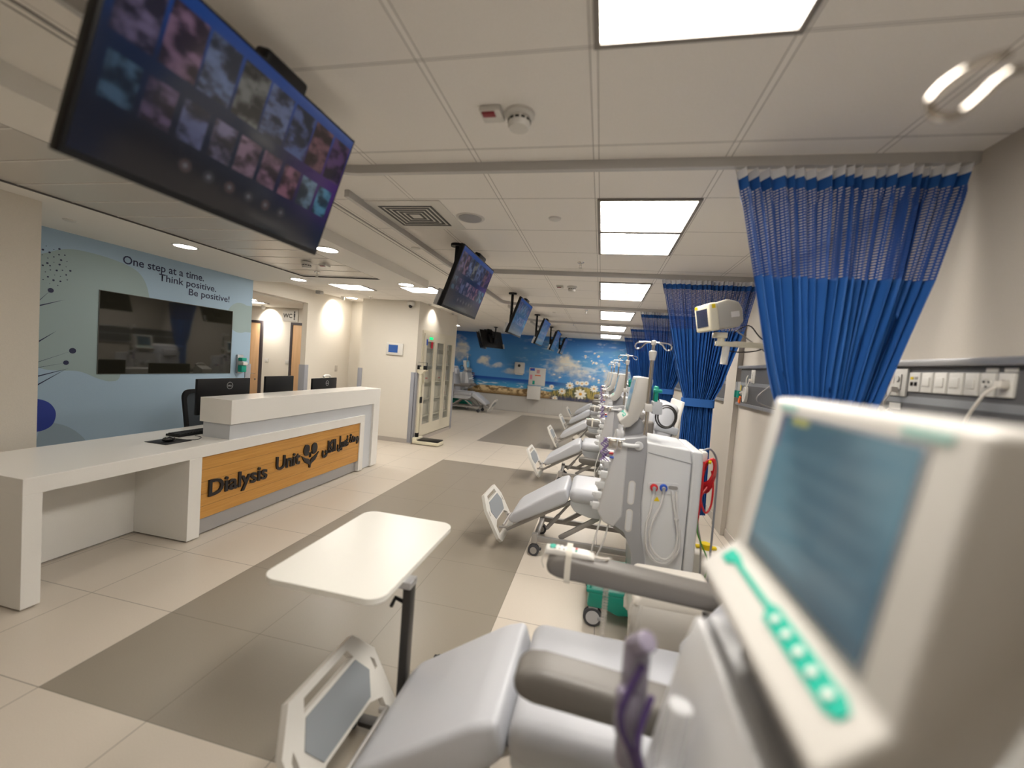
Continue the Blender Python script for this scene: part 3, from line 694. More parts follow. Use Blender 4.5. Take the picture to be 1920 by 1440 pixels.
# physician scale
t = thing('column_scale', 'cream column weighing scale with black platform beside the cabinet', 'scale', (-3.28, 7.46, 0))
B().box((-.10, -.14, .012), (.42, .16, .075), .012).prism([(-.14, -.1), (-.02, -.14), (-.02, .16), (-.14, .12)], .012, .12, ax='z', bev=.01).obj('base', M_CREAM, t)
B().box((-.01, -.13, .075), (.41, .15, .095), .008).obj('platform', M_BLACK, t)
B().cyl((-.08, 0, .10), (-.08, 0, .20), .035).obj('collar', M_BLACK, t)
B().box((-.10, -.03, .18), (-.06, .03, 1.36), .008).obj('column', M_CREAM, t)
B().prism([(-.17, 1.40), (.01, 1.40), (-.02, 1.36), (-.08, 1.33), (-.14, 1.36)], -.05, .05).prism([(-.19, 1.40), (.04, 1.40), (.04, 1.42), (-.19, 1.42)], -.06, .06).obj('beam_tray', M_CREAM, t)
B().box((-.15, -.045, 1.425), (-.10, .045, 1.50), .005).box((-.02, -.045, 1.425), (.02, .03, 1.50), .005).box((-.16, -.01, 1.50), (-.155, .01, 1.56)).box((.035, -.01, 1.42), (.04, .01, 1.56)).box((-.16, -.01, 1.555), (.04, .01, 1.56)).obj('weights', M_BLACK, t)
B().box((-.10, -.02, 1.43), (.0, .02, 1.475)).obj('beam', M_CREAM, t)
B().box((-.05, -.035, .78), (-.03, .035, .9), .005).obj('height_slider', M_BLACK, t)

for i_, yy in enumerate((7.66, 8.22, 8.95)):
    t = thing('cabinet_spot', 'tiny ceiling spotlight above the glazed cabinet, %s of three' % ('nearest', 'middle', 'farthest')[i_], 'spotlight', (-3.36, yy, ZC), 0, 'small spots above the cabinet')
    B().lathe([(.03, 0), (.03, -.012), (.02, -.03), (.001, -.03)], n=16).obj('housing', M_OFFW, t)
    B().cyl((0, 0, -.034), (0, 0, -.030), .016, n=14).obj('lens', M_DARK, t)
lamp('SPOT', 'cabinet_lamp', (-3.22, 7.95, 2.66), 14, .02, (0, math.radians(30), 0), math.radians(110))

# ================================================================== FAR WALL ITEMS
t = thing('towel_dispenser', 'white paper towel dispenser on the beach mural', 'dispenser', (-2.78, YF-.005, 1.34))
B().box((-.17, -.2, 0), (.17, 0, .40), .04, 3).obj('housing', M_OFFW, t)
B().cyl((0, -.205, .28), (0, -.2, .28), .05, n=24).obj('emblem', M_DARK, t)
B().box((-.13, -.16, -.035), (.13, -.03, .0)).obj('paper', M_OFFW, t, smooth=False)
t = thing('notice_board', 'white notice board with coloured papers on the beach mural', 'notice board', (-2.15, YF-.006, .98))
B().box((-.29, -.02, 0), (.29, 0, .61), .004).obj('board', M_OFFW, t)
for lo, hi, m in (((-.26, .5), (-.1, .59), M_BLUEP), ((-.27, .56), (-.18, .58), M_RED), ((-.25, .2), (-.17, .36), mat('pink_print', (.7, .25, .35), .5)), ((-.08, .33), (.12, .37), mat('orange_print', (.75, .15, .04), .5)), ((-.15, .03), (-.07, .16), M_TEAL2), ((-.03, .42), (.08, .55), mat('rose_print', (.6, .3, .3), .5))):
    B().box((lo[0], -.0225, lo[1]), (hi[0], -.0205, hi[1])).obj('paper', m, t, smooth=False)
t = thing('wall_box', 'white box under the notice board on the beach mural', 'cabinet', (-2.18, YF-.006, .50))
B().box((-.24, -.22, 0), (.20, 0, .43), .006).obj('body', M_OFFW, t)
B().box((-.25, -.23, .43), (.21, 0, .46), .004).obj('lid', M_OFFW, t)

# ================================================================== CURTAIN TRACKS AND CURTAINS
def track(k):
    Y = 2.135+2.4*k; z0, z1 = 2.655, 2.70
    pts = [(XR, Y), (-1.40, Y)]
    for i in range(1, 9):
        a = i/9*PI/2; pts.append((-1.40-.29*math.sin(a), Y-.29*(1-math.cos(a))))
    pts += [(-1.69, Y-.29), (-1.69, Y-2.1 if k else Y-1.9)]
    b = B(); bm = bmesh.new(); rings = []
    for i, p in enumerate(pts):
        a = Vector(pts[max(i-1, 0)]); c = Vector(pts[min(i+1, len(pts)-1)]); d = (c-a).normalized(); n = Vector((-d.y, d.x))*.016
        rings.append([bm.verts.new((p[0]+n.x, p[1]+n.y, z0)), bm.verts.new((p[0]-n.x, p[1]-n.y, z0)), bm.verts.new((p[0]-n.x, p[1]-n.y, z1)), bm.verts.new((p[0]+n.x, p[1]+n.y, z1))])
    for A, Q in zip(rings, rings[1:]):
        for i in range(4): bm.faces.new((A[i], A[(i+1) % 4], Q[(i+1) % 4], Q[i]))
    bm.faces.new(rings[0]); bm.faces.new(rings[-1][::-1]); bmesh.ops.recalc_face_normals(bm, faces=bm.faces); b.add(bm)
    return b.obj('curtain_track', M_TRACK, ang=30)
ordn = ['nearest to the camera', 'second from the camera', 'third from the camera', 'fourth from the camera', 'fifth from the camera']
for k in range(5): tag(track(k), 'bent grey aluminium curtain track on the ceiling, %s' % ordn[k], 'curtain track', 'ceiling curtain tracks')

def curtain(k):
    Y = 2.15+2.4*k
    t = thing('privacy_curtain', ['large blue privacy curtain nearest the camera, tied back, netted top', 'blue privacy curtain second from camera, behind the wall-mounted patient monitor', 'blue privacy curtain third from camera, behind the tall drip pole', 'blue privacy curtain fourth from camera, partly hidden by nearer curtains', 'blue privacy curtain farthest away, beside the beach mural'][k], 'curtain', (0, Y, 0), 0, 'blue privacy curtains')
    rg = random.Random(20+k)
    L = [(2.67, .52, 1.44), (2.16, .645, 1.345), (1.76, .745, 1.235), (1.58, .80, 1.185), (1.47, .84, 1.13), (1.38, .845, 1.13), (1.0, .845, 1.14), (.28, .86, 1.165)]
    npl = 20; N = npl*10
    ph = [0]
    for i in range(npl): ph.append(ph[-1]+rg.uniform(.65, 1.4))
    ph = np.array(ph)/ph[-1]
    us = np.linspace(0, 1, N+1); cyc = np.interp(us, ph, np.arange(npl+1)); am = np.interp(us, np.linspace(0, 1, npl+1), [rg.uniform(.65, 1.25) for _ in range(npl+1)])
    def edge(z):
        zs = [l[0] for l in L][::-1]; a = np.interp(z, zs, [l[1] for l in L][::-1]); b = np.interp(z, zs, [l[2] for l in L][::-1]); return a, b
    def sheet(name, m, za, zb, nz, uvs=False, extra=0.0):
        zs = np.linspace(za, zb, nz+1); V = []; UV = []
        for z in zs:
            a, b = edge(z); wdt = b-a
            A = .030 if z > 2.55 else .042
            sq = np.clip((1.46-z)/.5, 0, 1) if z < 1.46 else 0
            A = A*(1 if z > 1.6 else .75)
            drop = np.clip((z-1.5)/.6, 0, 1)
            tt = us
            x = a+wdt*(tt + .010*np.sin(cyc*2*PI*.5+1)*(1 if z < 2.5 else .3)) + .004*np.sin(cyc*4*PI)
            yy = A*am*np.sin(cyc*2*PI)+.012*np.sin(cyc*1.3+z*2)
            yy = yy*(1+.15*np.sin(z*5+cyc))
            for q in range(N+1): V.append((x[q], yy[q]+extra, z)); UV.append((us[q]*3.6, z))
        idx = lambda i, j: i*(N+1)+j
        F = [(idx(i, j), idx(i, j+1), idx(i+1, j+1), idx(i+1, j)) for i in range(nz) for j in range(N)]
        me = bpy.data.meshes.new(name); me.from_pydata(V, [], F); me.polygons.foreach_set('use_smooth', [True]*len(F)); me.materials.append(m)
        if uvs:
            uv = me.uv_layers.new(name='UV'); uv.data.foreach_set('uv', [c for l in me.loops for c in UV[l.vertex_index]])
        o = bpy.data.objects.new(name, me); C.objects.link(o); o.parent = t
        return o
    sheet('header_tape', M_TAPE, 2.654, 2.615, 2)
    sheet('header_hem', M_CURT, 2.615, 2.565, 2)
    sheet('net_panel', M_NET, 2.565, 2.165, 12, True)
    sheet('cloth_panel', M_CURT, 2.165, .28, 40)
    b = B(); n = 40; ring = []
    for i in range(n):
        a = 2*PI*i/n; ca, sa = math.cos(a), math.sin(a)
        ring.append((.985+.158*(abs(ca)**.45)*(1 if ca > 0 else -1), .052*(abs(sa)**.6)*(1 if sa > 0 else -1)))
    b.prism(ring, 1.385, 1.465, ax='z'); b.obj('tie_band', M_CURT, t)
    return t
for k in range(5): curtain(k)

# ================================================================== TELEVISIONS
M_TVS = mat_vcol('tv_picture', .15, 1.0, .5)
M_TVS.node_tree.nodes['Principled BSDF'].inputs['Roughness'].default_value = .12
def tv_picture(u, v):
    c = lerp(np.zeros(u.shape+(3,))+np.array([.008, .02, .06]), [.02, .12, .55], sm(v, .55, 1.0)*.8)
    c = lerp(c, [.16, .02, .34], sm(u, .55, 1.0)*sm(.75-abs(v-.55), .3, .7)*.6)
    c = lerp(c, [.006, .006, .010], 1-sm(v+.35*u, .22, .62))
    rg = np.random.RandomState(5)
    def tile(a, b, z0, z1, col):
        nonlocal c
        k = ((u > a) & (u < b) & (v > z0) & (v < z1)).astype(float)
        n = fbm(u*9+a*30, v*7+z0*9, int(a*900) % 50, 4, 2.0)
        cc = np.zeros(u.shape+(3,))+np.array(col)
        cc = cc*((.15+1.1*sm(n, .35, .7))*(.45+.55*sm(u+v, .4, 1.2)))[..., None]
        c = c*(1-k[..., None])+cc*k[..., None]
    cols = [(.26, .20, .34), (.30, .17, .26), (.18, .24, .42), (.22, .22, .2), (.16, .2, .36), (.1, .14, .32), (.22, .1, .12), (.12, .05, .16)]
    for i in range(8): tile(.02+i*.123, .02+i*.123+.112, .60, .93, cols[i])
    for i in range(9): tile(.03+i*.107, .03+i*.107+.088, .29, .52, [(.15, .28, .42), (.3, .2, .36), (.22, .24, .45), (.3, .26, .4), (.35, .22, .3), (.3, .16, .24), (.32, .14, .2), (.2, .3, .4), (.1, .3, .45)][i])
    for i in range(6):
        d = np.hypot((u-.30-i*.085)*1.78, v-.17); k = 1-sm(d, .035, .042); c = lerp(c, [.05, .05, .06] if i % 2 else [.09, .06, .06], k)
        k = 1-sm(d, .012, .018); c = lerp(c, [.3, .3, .34], k*.6)
    return c*.26
def television(label, x, y, z, rz=0):
    t = thing('television', label, 'television', (x, y, z), rz, 'televisions hung from the ceiling')
    tl = .323; w_, h_ = .905, .52
    M = Matrix.Rotation(tl, 4, 'Y')    # top leans towards +x
    B().box((-.035, -w_/2, -h_/2), (0, w_/2, h_/2), .004, mtx=M).obj('housing', M_BLACK, t)
    def P(u, v):
        p = np.stack([0*u+.0012, (u-.5)*(w_-.018), -h_/2+.02+v*(h_-.03)], -1)
        R = np.array(M.to_3x3()); return p @ R.T
    global SCR
    if SCR is None:
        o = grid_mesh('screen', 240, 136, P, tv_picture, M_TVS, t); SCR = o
    else:
        o = SCR.copy(); C.objects.link(o); o.parent = t
    B().box((-.09, -.16, -.12), (-.035, .16, .12), .008, mtx=M).obj('wall_bracket', M_BLACK, t)
    zc = ZC-z
    B().cyl((-.15, 0, -.02), (-.15, 0, zc), .02).cyl((-.15, 0, zc-.02), (-.15, 0, zc), .06).box((-.165, -.035, -.1), (-.05, .035, .05), .004).box((-.07, -.03, .20), (-.012, .16, .30), .014, 3, mtx=M).box((-.12, .0, .10), (-.05, .05, .24), .006, mtx=M).obj('ceiling_pole', M_BLACK, t)
    if y > 2: B().box((-.075, -w_/2-.0, -h_/2-.005), (-.04, -w_/2+.05, -h_/2+.13), .006, mtx=M).obj('media_box', M_ALU, t)
    return t
SCR = None
TX = -1.205
tvl = ['huge looking television nearest the camera, hanging over the lobby side', 'second television from camera, showing rows of picture tiles', 'third television from camera, hanging on a black pole', 'fourth television from camera in the hanging row', 'fifth television from camera in the hanging row', 'farthest television of the hanging row, before the mural']
for k in range(6): television(tvl[k], TX, 1.205+2.4*k, 2.33)
television('television over the left row seen from behind, black back towards camera', -3.25, 12.0, 2.33, PI-.5)
television('television over the left row seen nearly edge on', -3.88, 13.0, 2.33, PI+.12)

# ================================================================== CEILING FITTINGS
t = thing('smoke_detector', 'white round smoke detector on the nearest ceiling tiles', 'smoke detector', (-.418, 1.722, ZC), 0, 'smoke detectors')
B().lathe([(.001, 0), (.062, 0), (.062, -.012), (.052, -.02), (.001, -.02)], n=28).obj('base', M_OFFW, t)
B().lathe([(.001, -.02), (.046, -.02), (.046, -.05), (.040, -.062), (.001, -.065)], n=28).obj('head', M_OFFW, t)
b = B()
for k in range(12): 
    a = 2*PI*k/12; b.box((-.002, -.008, -.038), (.002, .008, -.030), mtx=Matrix.Rotation(a, 4, 'Z') @ Matrix.Translation((.0455, 0, 0)))
b.obj('vents', M_BLACK, t, smooth=False)
t2 = dup(t, (-3.25, 4.05, ZL), label='white round smoke detector under the metal strip ceiling of the lobby')
t3 = dup(t, (-.45, 5.35, ZC), label='white round smoke detector just past the second curtain track')
t = thing('alarm_indicator', 'small white indicator box with dark red lens beside nearest smoke detector', 'indicator', (-.53, 1.70, ZC), 0, 'alarm indicators')
B().box((-.045, -.045, -.022), (.045, .045, 0), .006).obj('housing', M_OFFW, t)
B().box((-.035, -.04, -.028), (.02, -.005, -.02), .006).obj('lens', M_DRED, t)
dup(t, (-3.08, 4.12, ZL), label='small white indicator box next to the lobby smoke detector')
dup(t, (-.60, 5.33, ZC), label='small white indicator box by the detector past the second track')
t = thing('ceiling_vent', 'square ceiling air vent with nested black slots near the bent track', 'air vent', (-1.42, 2.89, ZC))
b = B(); bb = B(); b.box((-.29, -.28, -.006), (.29, .28, -.0005))
for i, s in enumerate((.20, .165, .13, .095, .06)):
    for a in range(4): bb.prism([(-s, s), (s, s), (s-.018, s-.018), (-s+.018, s-.018)], -.0085, -.0065, ax='z', mtx=Matrix.Rotation(a*PI/2, 4, 'Z'))
b.obj('plate', M_OFFW, t, smooth=False); bb.obj('slots', M_BLACK, t, smooth=False)
t = thing('ceiling_speaker', 'round grey ceiling speaker in front of the second television', 'speaker', (-1.02, 2.93, ZC))
B().lathe([(.001, -.004), (.085, -.004), (.10, -.006), (.105, 0)], n=32).obj('rim', M_OFFW, t)
B().cyl((0, 0, -.008), (0, 0, -.003), .084, n=32).obj('grille', M_ALU, t)
def sprinkler(label, x, y, z=ZC):
    t = thing('sprinkler', label, 'sprinkler', (x, y, z), 0, 'ceiling sprinklers')
    B().lathe([(.001, 0), (.035, 0), (.03, -.008), (.001, -.01)], n=20).obj('flange', M_CHROME, t)
    B().cyl((0, 0, -.01), (0, 0, -.03), .008).cyl((-.01, 0, -.02), (-.008, 0, -.05), .003).cyl((.01, 0, -.02), (.008, 0, -.05), .003).cyl((0, 0, -.05), (0, 0, -.054), .018).obj('head', M_CHROME, t)
    return t
s0 = sprinkler('chrome sprinkler beside the second pair of light panels', -.283, 4.126)
for lab, p in (('chrome sprinkler past the third curtain track', (-.35, 7.4, ZC)), ('chrome sprinkler in the lobby metal strip ceiling', (-3.5, 4.55, ZL)), ('chrome sprinkler above the far wall nook', (-4.3, 7.1, ZC)), ('farthest chrome sprinkler in the ward ceiling', (-.7, 9.6, ZC))): dup(s0, p, label=lab)
t = thing('ceiling_sensor', 'small white round sensor on a tile left of the light panels', 'sensor', (-.405, 2.93, ZC), 0, 'ceiling sensors')
B().lathe([(.001, 0), (.045, 0), (.04, -.01), (.02, -.018), (.001, -.018)], n=24).obj('body', M_OFFW, t)
dup(t, (-1.83, 3.75, ZC), label='small white round sensor beyond the bent track near the lobby edge')
dup(t, (-4.55, 2.75, ZL), label='small white round cap on the plaster above the blue wall, nearer')
dup(t, (-.95, 7.9, ZC), label='small white round sensor far down the ward ceiling')

# ================================================================== DIALYSIS MACHINES
M_MS = mat_vcol('machine_display', .12, 1.0, .5)
def disp(u, v):
    c = lerp(np.zeros(u.shape+(3,))+np.array([.035, .085, .115]), [.075, .155, .19], sm(np.sin(u*5+v*3)+.6*fbm(u*3, v*9, 2, 3, 2), -.4, 1.2))
    for z in (.2, .34, .5, .64, .78): c = lerp(c, [.085, .15, .18], .25*(np.abs(v-z) < .035)*(u > .08)*(u < .92))
    c = lerp(c, [.4, .36, .06], .6*((u > .12)*(u < .30)*(v > .95)).astype(float)); c = lerp(c, [.02, .05, .07], (v < .10)*.6)
    c = lerp(c, [.25, .10, .12], .4*((u < .04)*(v > .75)).astype(float))
    return c*1.05
def machine():
    t = thing('dialysis_machine', 'x', 'dialysis machine', (0, 0, 0), 0, 'dialysis machines along the right wall')
    W = .50
    # chassis
    b = B().prism([(.04, .13), (.05, .235), (.60, .235), (.66, .20), (.66, .11), (.30, .11), (.24, .10), (.16, .13)], 0.0, W, bev=.018, seg=3)
    b.box((.03, .0, .225), (.62, .03, .25), .01).box((.03, W-.03, .225), (.62, W, .25), .01).box((.03, .03, .225), (.06, W-.03, .25), .01).box((.30, .04, .235), (.62, W-.04, .33), .01)
    b.obj('chassis', M_TEAL, t)
    B().box((.12, .1, .236), (.27, .4, .24), .002).obj('chassis_tray', M_TEAL2, t)
    for x, y in ((.085, .03), (.085, W-.03), (.60, .03), (.60, W-.03)):
        cst = B().cyl((x, y-.02, .063), (x, y-.006, .063), .062, n=28, bev=.005).cyl((x, y+.006, .063), (x, y+.02, .063), .062, n=28, bev=.005).obj('castor', M_RUB, t)
        B().cyl((x, y-.024, .063), (x, y-.018, .063), .044, n=28).cyl((x, y+.018, .063), (x, y+.024, .063), .044, n=28).obj('wheel_disc', M_WHEEL, cst)
        B().box((x-.03, y-.018, .10), (x+.03, y+.018, .15), .008).box((x+.03, y-.03, .05), (x+.075, y+.03, .075), .008).obj('castor_fork', M_COLM, cst)
    B().prism([(.335, .33), (.335, .66), (.318, .86), (.322, 1.18), (.318, 1.25), (.583, 1.228), (.595, 1.15), (.60, .33)], .008, W-.008, bev=.012, seg=3).obj('cabinet', M_PLAST, t)
    B().box((.330, .004, 1.163), (.595, .0085, 1.167), mtx=Matrix.Translation((.595, 0, 1.143)) @ Matrix.Rotation(.152, 4, 'Y') @ Matrix.Translation((-.595, 0, -1.143-.02))).obj('lid_seam', M_COLM, t, smooth=False)
    B().prism([(.605, .33), (.598, 1.15), (.588, 1.226), (.650, 1.222), (.660, 1.15), (.663, .33)], .004, W-.004, bev=.012, seg=3).obj('rear_housing', M_PLAST, t)
    # grey side column
    B().prism([(.15, 1.22), (.17, 1.255), (.316, 1.285), (.326, 1.18), (.318, .86), (.335, .665), (.375, .50), (.378, .30), (.30, .30), (.286, .53), (.23, .66), (.15, .70)], -.004, W+.004, bev=.008, seg=3).obj('side_column', M_COLM, t)
    B().prism([(.152, 1.251), (.206, 1.226), (.211, .762), (.162, .682), (.094, .708), (.056, .766), (.085, .95), (.13, 1.18)], -.010, W+.010, bev=.012, seg=3).obj('front_panel', mat('front_panel_grey', (.57, .57, .575), .3), t)
    for z0, z1 in ((.845, .997), (.67, .814)):
        g = frame_prism(rrect(.042, z1-z0, .020), [rrect(.032, z1-z0-.012, .0155)], 0, .005, basis((.253, -.004, (z0+z1)/2), (1, 0, 0), (0, 0, 1), (0, -1, 0)))
        o = g.obj('grip_slot', M_OFFW, t); frame_prism(rrect(.03, z1-z0-.014, .0145), [], 0, .002, basis((.253, -.004, (z0+z1)/2), (1, 0, 0), (0, 0, 1), (0, -1, 0))).obj('grip_inset', M_PLAST, o)
    # port plate on the near side
    pp = frame_prism(rrect(.185, .07, .02), [], 0, .008, basis((.443, .008, .972), (.995, 0, .1), (-.1, 0, .995), (0, -1, 0))).obj('port_plate', M_PLAST, t)
    for x, z, m in ((.386, .971, M_RED), (.442, .977, M_BLUEP)):
        o = B().cyl((x, .003, z), (x, -.018, z), .025, .021, n=24, bev=.003).obj('hose_port', m, t); B().cyl((x, -.018, z), (x, -.030, z-.002), .013, .011).cyl((x, -.024, z), (x-.002, -.028, z-.035), .009).obj('hose_connector', M_COLM, o)
    B().prism(rrect(.055, .022, .0105, cx=.498, cy=.985), -.004, .001).obj('sample_port', M_GREYM, t)
    B().prism([(.392, .885), (.428, .888), (.411, .915)], .004, .0085).obj('warning_label', M_YEL, t, smooth=False)
    hs = B().tube([(.384, -.03, .94), (.375, -.045, .85), (.355, -.05, .74), (.372, -.05, .60), (.43, -.05, .53), (.50, -.05, .535), (.555, -.05, .62), (.553, -.045, .72), (.535, -.04, .80), (.515, -.02, .97)], .0075, 8, sub=8)
    hs.tube([(.440, -.03, .945), (.425, -.045, .87), (.385, -.055, .76), (.385, -.055, .64), (.43, -.055, .57), (.49, -.055, .555), (.535, -.055, .62), (.54, -.05, .72), (.525, -.045, .80), (.49, -.02, .97)], .0075, 8, sub=8)
    hs.tube([(.525, -.045, .80), (.53, -.045, .815)], .014, 8); hs.obj('dialysate_hose', M_TUBE, t)
    # blood line clamps, knobs and pumps on the front
    b = B()
    for i, (z, dx) in enumerate(((.79, .055), (.86, .062), (.93, .075), (1.0, .088), (1.07, .10), (1.14, .115))):
        x = dx; B().box((x-.035, .03, z-.022), (x+.02, .075, z+.022), .006).cyl((x-.04, .05, z), (x+.01, .05, z), .014).box((x-.05, .045, z-.004), (x-.03, .055, z+.02), .002).obj('line_clamp', M_PLAST, t)
    for y, z in ((.17, 1.02), (.33, 1.02), (.25, .85)): B().cyl((.07, y, z), (.13, y, z), .055, n=24, bev=.008).cyl((.05, y, z), (.08, y, z), .02).obj('blood_pump', M_PLAST2, t)
    b.bm.free()
    B().lathe([(.001, -.03), (.022, -.03), (.026, -.01), (.026, .02), (.018, .03), (.001, .03)], (.155, .05, 1.275), n=20).cyl((.155, .05, 1.30), (.155, .05, 1.335), .016).obj('syringe_knob', M_CLEAR, t)
    # dialyser clamp arm reaching forward
    B().cyl((.27, -.008, 1.222), (.27, -.018, 1.222), .028, n=24, bev=.004).tube([(.27, -.02, 1.222), (.24, -.035, 1.222), (.17, -.038, 1.222)], .012, 10).obj('clamp_arm', M_PLAST, t)
    B().box((.085, -.058, 1.195), (.135, -.022, 1.25), .004).box((.14, -.055, 1.20), (.165, -.025, 1.245), .003).cyl((.075, -.04, 1.255), (.18, -.04, 1.255), .005).obj('filter_clamp', M_STEEL, t)
    b = B(); rg = random.Random(5)
    for q in range(4):
        pts = []
        for i in range(9): pts.append((.055+.018*math.sin(i*2.1+q*1.3)+.008*q, -.035+.014*math.cos(i*1.7+q), 1.255-.018*i))
        b.tube(pts, .004, 6, sub=4)
    b.obj('blood_tubing', M_PURP, t)
    B().cyl((.095, -.03, 1.16), (.12, -.03, 1.16), .008).obj('red_cap', M_RED, t); B().cyl((.10, -.03, 1.135), (.125, -.03, 1.135), .008).obj('blue_cap', M_BLUEP, t)
    B().tube([(.09, .06, .74), (.06, .0, .62), (.04, -.01, .5), (.045, -.01, .38)], .006, 8, sub=6).tube([(.14, .06, .72), (.11, .0, .58), (.06, -.01, .45)], .006, 8, sub=6).obj('drain_tube', M_TUBE, t)
    # drip pole
    o = B().cyl((.312, .075, .9), (.3115, .075, 1.80), .0125, n=20).cyl((.3115, .075, 1.80), (.311, .075, 1.875), .009, n=16).obj('drip_pole', M_STEEL, t)
    B().lathe([(.013, -.03), (.017, -.03), (.024, .012), (.024, .025), (.012, .032)], (.3115, .075, 1.795), n=20).lathe([(.005, -.012), (.016, -.012), (.016, .012), (.005, .016)], (.311, .075, 1.875), n=20).obj('pole_collar', M_OFFW, o)
    hk = B()
    for s in (-1, 1):
        pts = [(.311+s*.012, .075, 1.877), (.311+s*.055, .075, 1.878), (.311+s*.098, .078, 1.872), (.311+s*.112, .085, 1.848), (.311+s*.095, .092, 1.833), (.311+s*.072, .088, 1.845), (.311+s*.052, .078, 1.868), (.311+s*.03, .076, 1.877)]
        hk.tube(pts, .0042, 8, sub=6)
    hk.obj('drip_hook', M_CHROME, o)
    B().box((.290, .05, 1.435), (.338, .10, 1.485), .006).obj('pole_clamp', M_OFFW, o)
    # bracket and green clip behind the pole, cuff tube
    B().box((.345, .10, 1.42), (.405, .22, 1.50), .005).box((.33, .09, 1.44), (.35, .12, 1.47)).obj('side_bracket', M_PLAST2, t)
    B().box((.35, .11, 1.50), (.375, .20, 1.60), .008).box((.345, .10, 1.56), (.395, .17, 1.58), .004).obj('green_clip', M_TEAL2, t)
    b = B()
    for q in range(2):
        b.tube([(.45+(.055+.012*q)*math.sin(a), .20+.02*q, 1.40+(.065+.012*q)*math.cos(a)) for a in np.linspace(-.6, 5.6, 26)], .0055, 8)
    b.tube([(.41, .2, 1.46), (.385, .18, 1.52), (.37, .16, 1.585)], .0045, 8, sub=5); b.obj('cuff_tube', M_DARK, t)
    # rear hoses
    return t
def monitor_part(t):
    y0, y1 = .085, .485
    prof = [(.232, 1.652), (.196, 1.405), (.142, 1.357), (.146, 1.343), (.172, 1.315), (.215, 1.322), (.262, 1.375), (.30, 1.48), (.328, 1.60), (.332, 1.635), (.322, 1.650), (.27, 1.655)]
    o = B().prism(prof, y0, y1, bev=.009, seg=3).obj('monitor', M_MON, t)
    # inset display
    A0, A1 = Vector((.1985, 0, 1.420)), Vector((.2285, 0, 1.628)); ya, yb = y0+.055, y1-.055
    nrm = Vector((-(A1.z-A0.z), 0, (A1.x-A0.x))).normalized()*.0022
    def P(u, v): 
        return np.stack([A0.x+(A1.x-A0.x)*v+nrm.x, yb+(ya-yb)*u, A0.z+(A1.z-A0.z)*v+nrm.z], -1)
    d = grid_mesh('display', 60, 48, P, disp, M_MS, o)
    E0, E1 = A0-(A1-A0).normalized()*.006, A1+(A1-A0).normalized()*.006
    # grey gasket around the display
    q = nrm*.4
    B().box((-.0004, ya-.006, -.006), (.0006, yb+.006, (A1-A0).length+.006), mtx=Matrix.Translation(A0+q) @ Matrix.Rotation(math.atan2(A1.x-A0.x, A1.z-A0.z), 4, 'Y')).obj('display_gasket', M_COLM, o, smooth=False)
    # green button strip on the flared chin
    c0, c1 = Vector((.196, 0, 1.405)), Vector((.142, 0, 1.357)); dv = c1-c0; n2 = Vector((-(c0.z-c1.z), 0, (c0.x-c1.x))).normalized()
    Mx = basis((c0+n2*.0016)[:], (0, -1, 0), (dv.normalized())[:], (-n2)[:])
    b = frame_prism([(-y1+.03, .014), (-y1+.03, .036), (-y1+.055, .036), (-y1+.07, .026), (-y0-.20, .026), (-y0-.19, .036), (-y0-.045, .036), (-y0-.03, .030), (-y0-.03, .018), (-y0-.045, .012), (-y0-.19, .012), (-y0-.21, .018), (-y1+.09, .018), (-y1+.06, .012)], [], -.0008, .0008, Mx)
    b.obj('button_strip', M_TEAL2, o, smooth=False)
    b = B()
    for k in range(5): b.cyl(Mx @ Vector((-y0-.055-k*.03, .024, -.0008)), Mx @ Vector((-y0-.055-k*.03, .024, -.003)), .0055, n=14)
    b.obj('keys', M_OFFW, o)
    b = B()
    for a, c in ((.03, .09), (y1-y0-.09, y1-y0-.04)):
        B().box((-.001, y0+a, .008), (.0003, y0+c, .017), mtx=Matrix.Translation(A1+nrm*.25+Vector((0, 0, .0))) @ Matrix.Rotation(math.atan2(A1.x-A0.x, A1.z-A0.z), 4, 'Y')).obj('printed_mark', mat('pale_teal_print', (.35, .60, .55), .5), o, smooth=False)
    b.bm.free()
    B().prism([(.19, 1.25), (.19, 1.30), (.215, 1.34), (.28, 1.38), (.31, 1.34), (.305, 1.25)], .16, .40, bev=.008).obj('monitor_neck', M_COLM, t)
    return o
mach = machine(); monitor_part(mach)
mlab = ['dialysis machine filling the right foreground, large blurred monitor', 'dialysis machine with red coiled hose hanging at its back, side fully visible', 'dialysis machine third from camera, just behind the one with the red hose', 'dialysis machine fourth from camera along the right wall', 'dialysis machine fifth from camera along the right wall', 'farthest dialysis machine of the right row, before the mural']
mach.location = (.055, .29, 0); mach['label'] = mlab[0]
machs = [mach]
for k in range(1, 6): machs.append(dup(mach, (0.0 if k < 2 else -.005*k, .32+2.4*k, 0), label=mlab[k]))
dup(mach, (-4.31, 14.15, 0), PI, 'dialysis machine standing behind the far left chair').rotation_euler = (0, 0, PI)
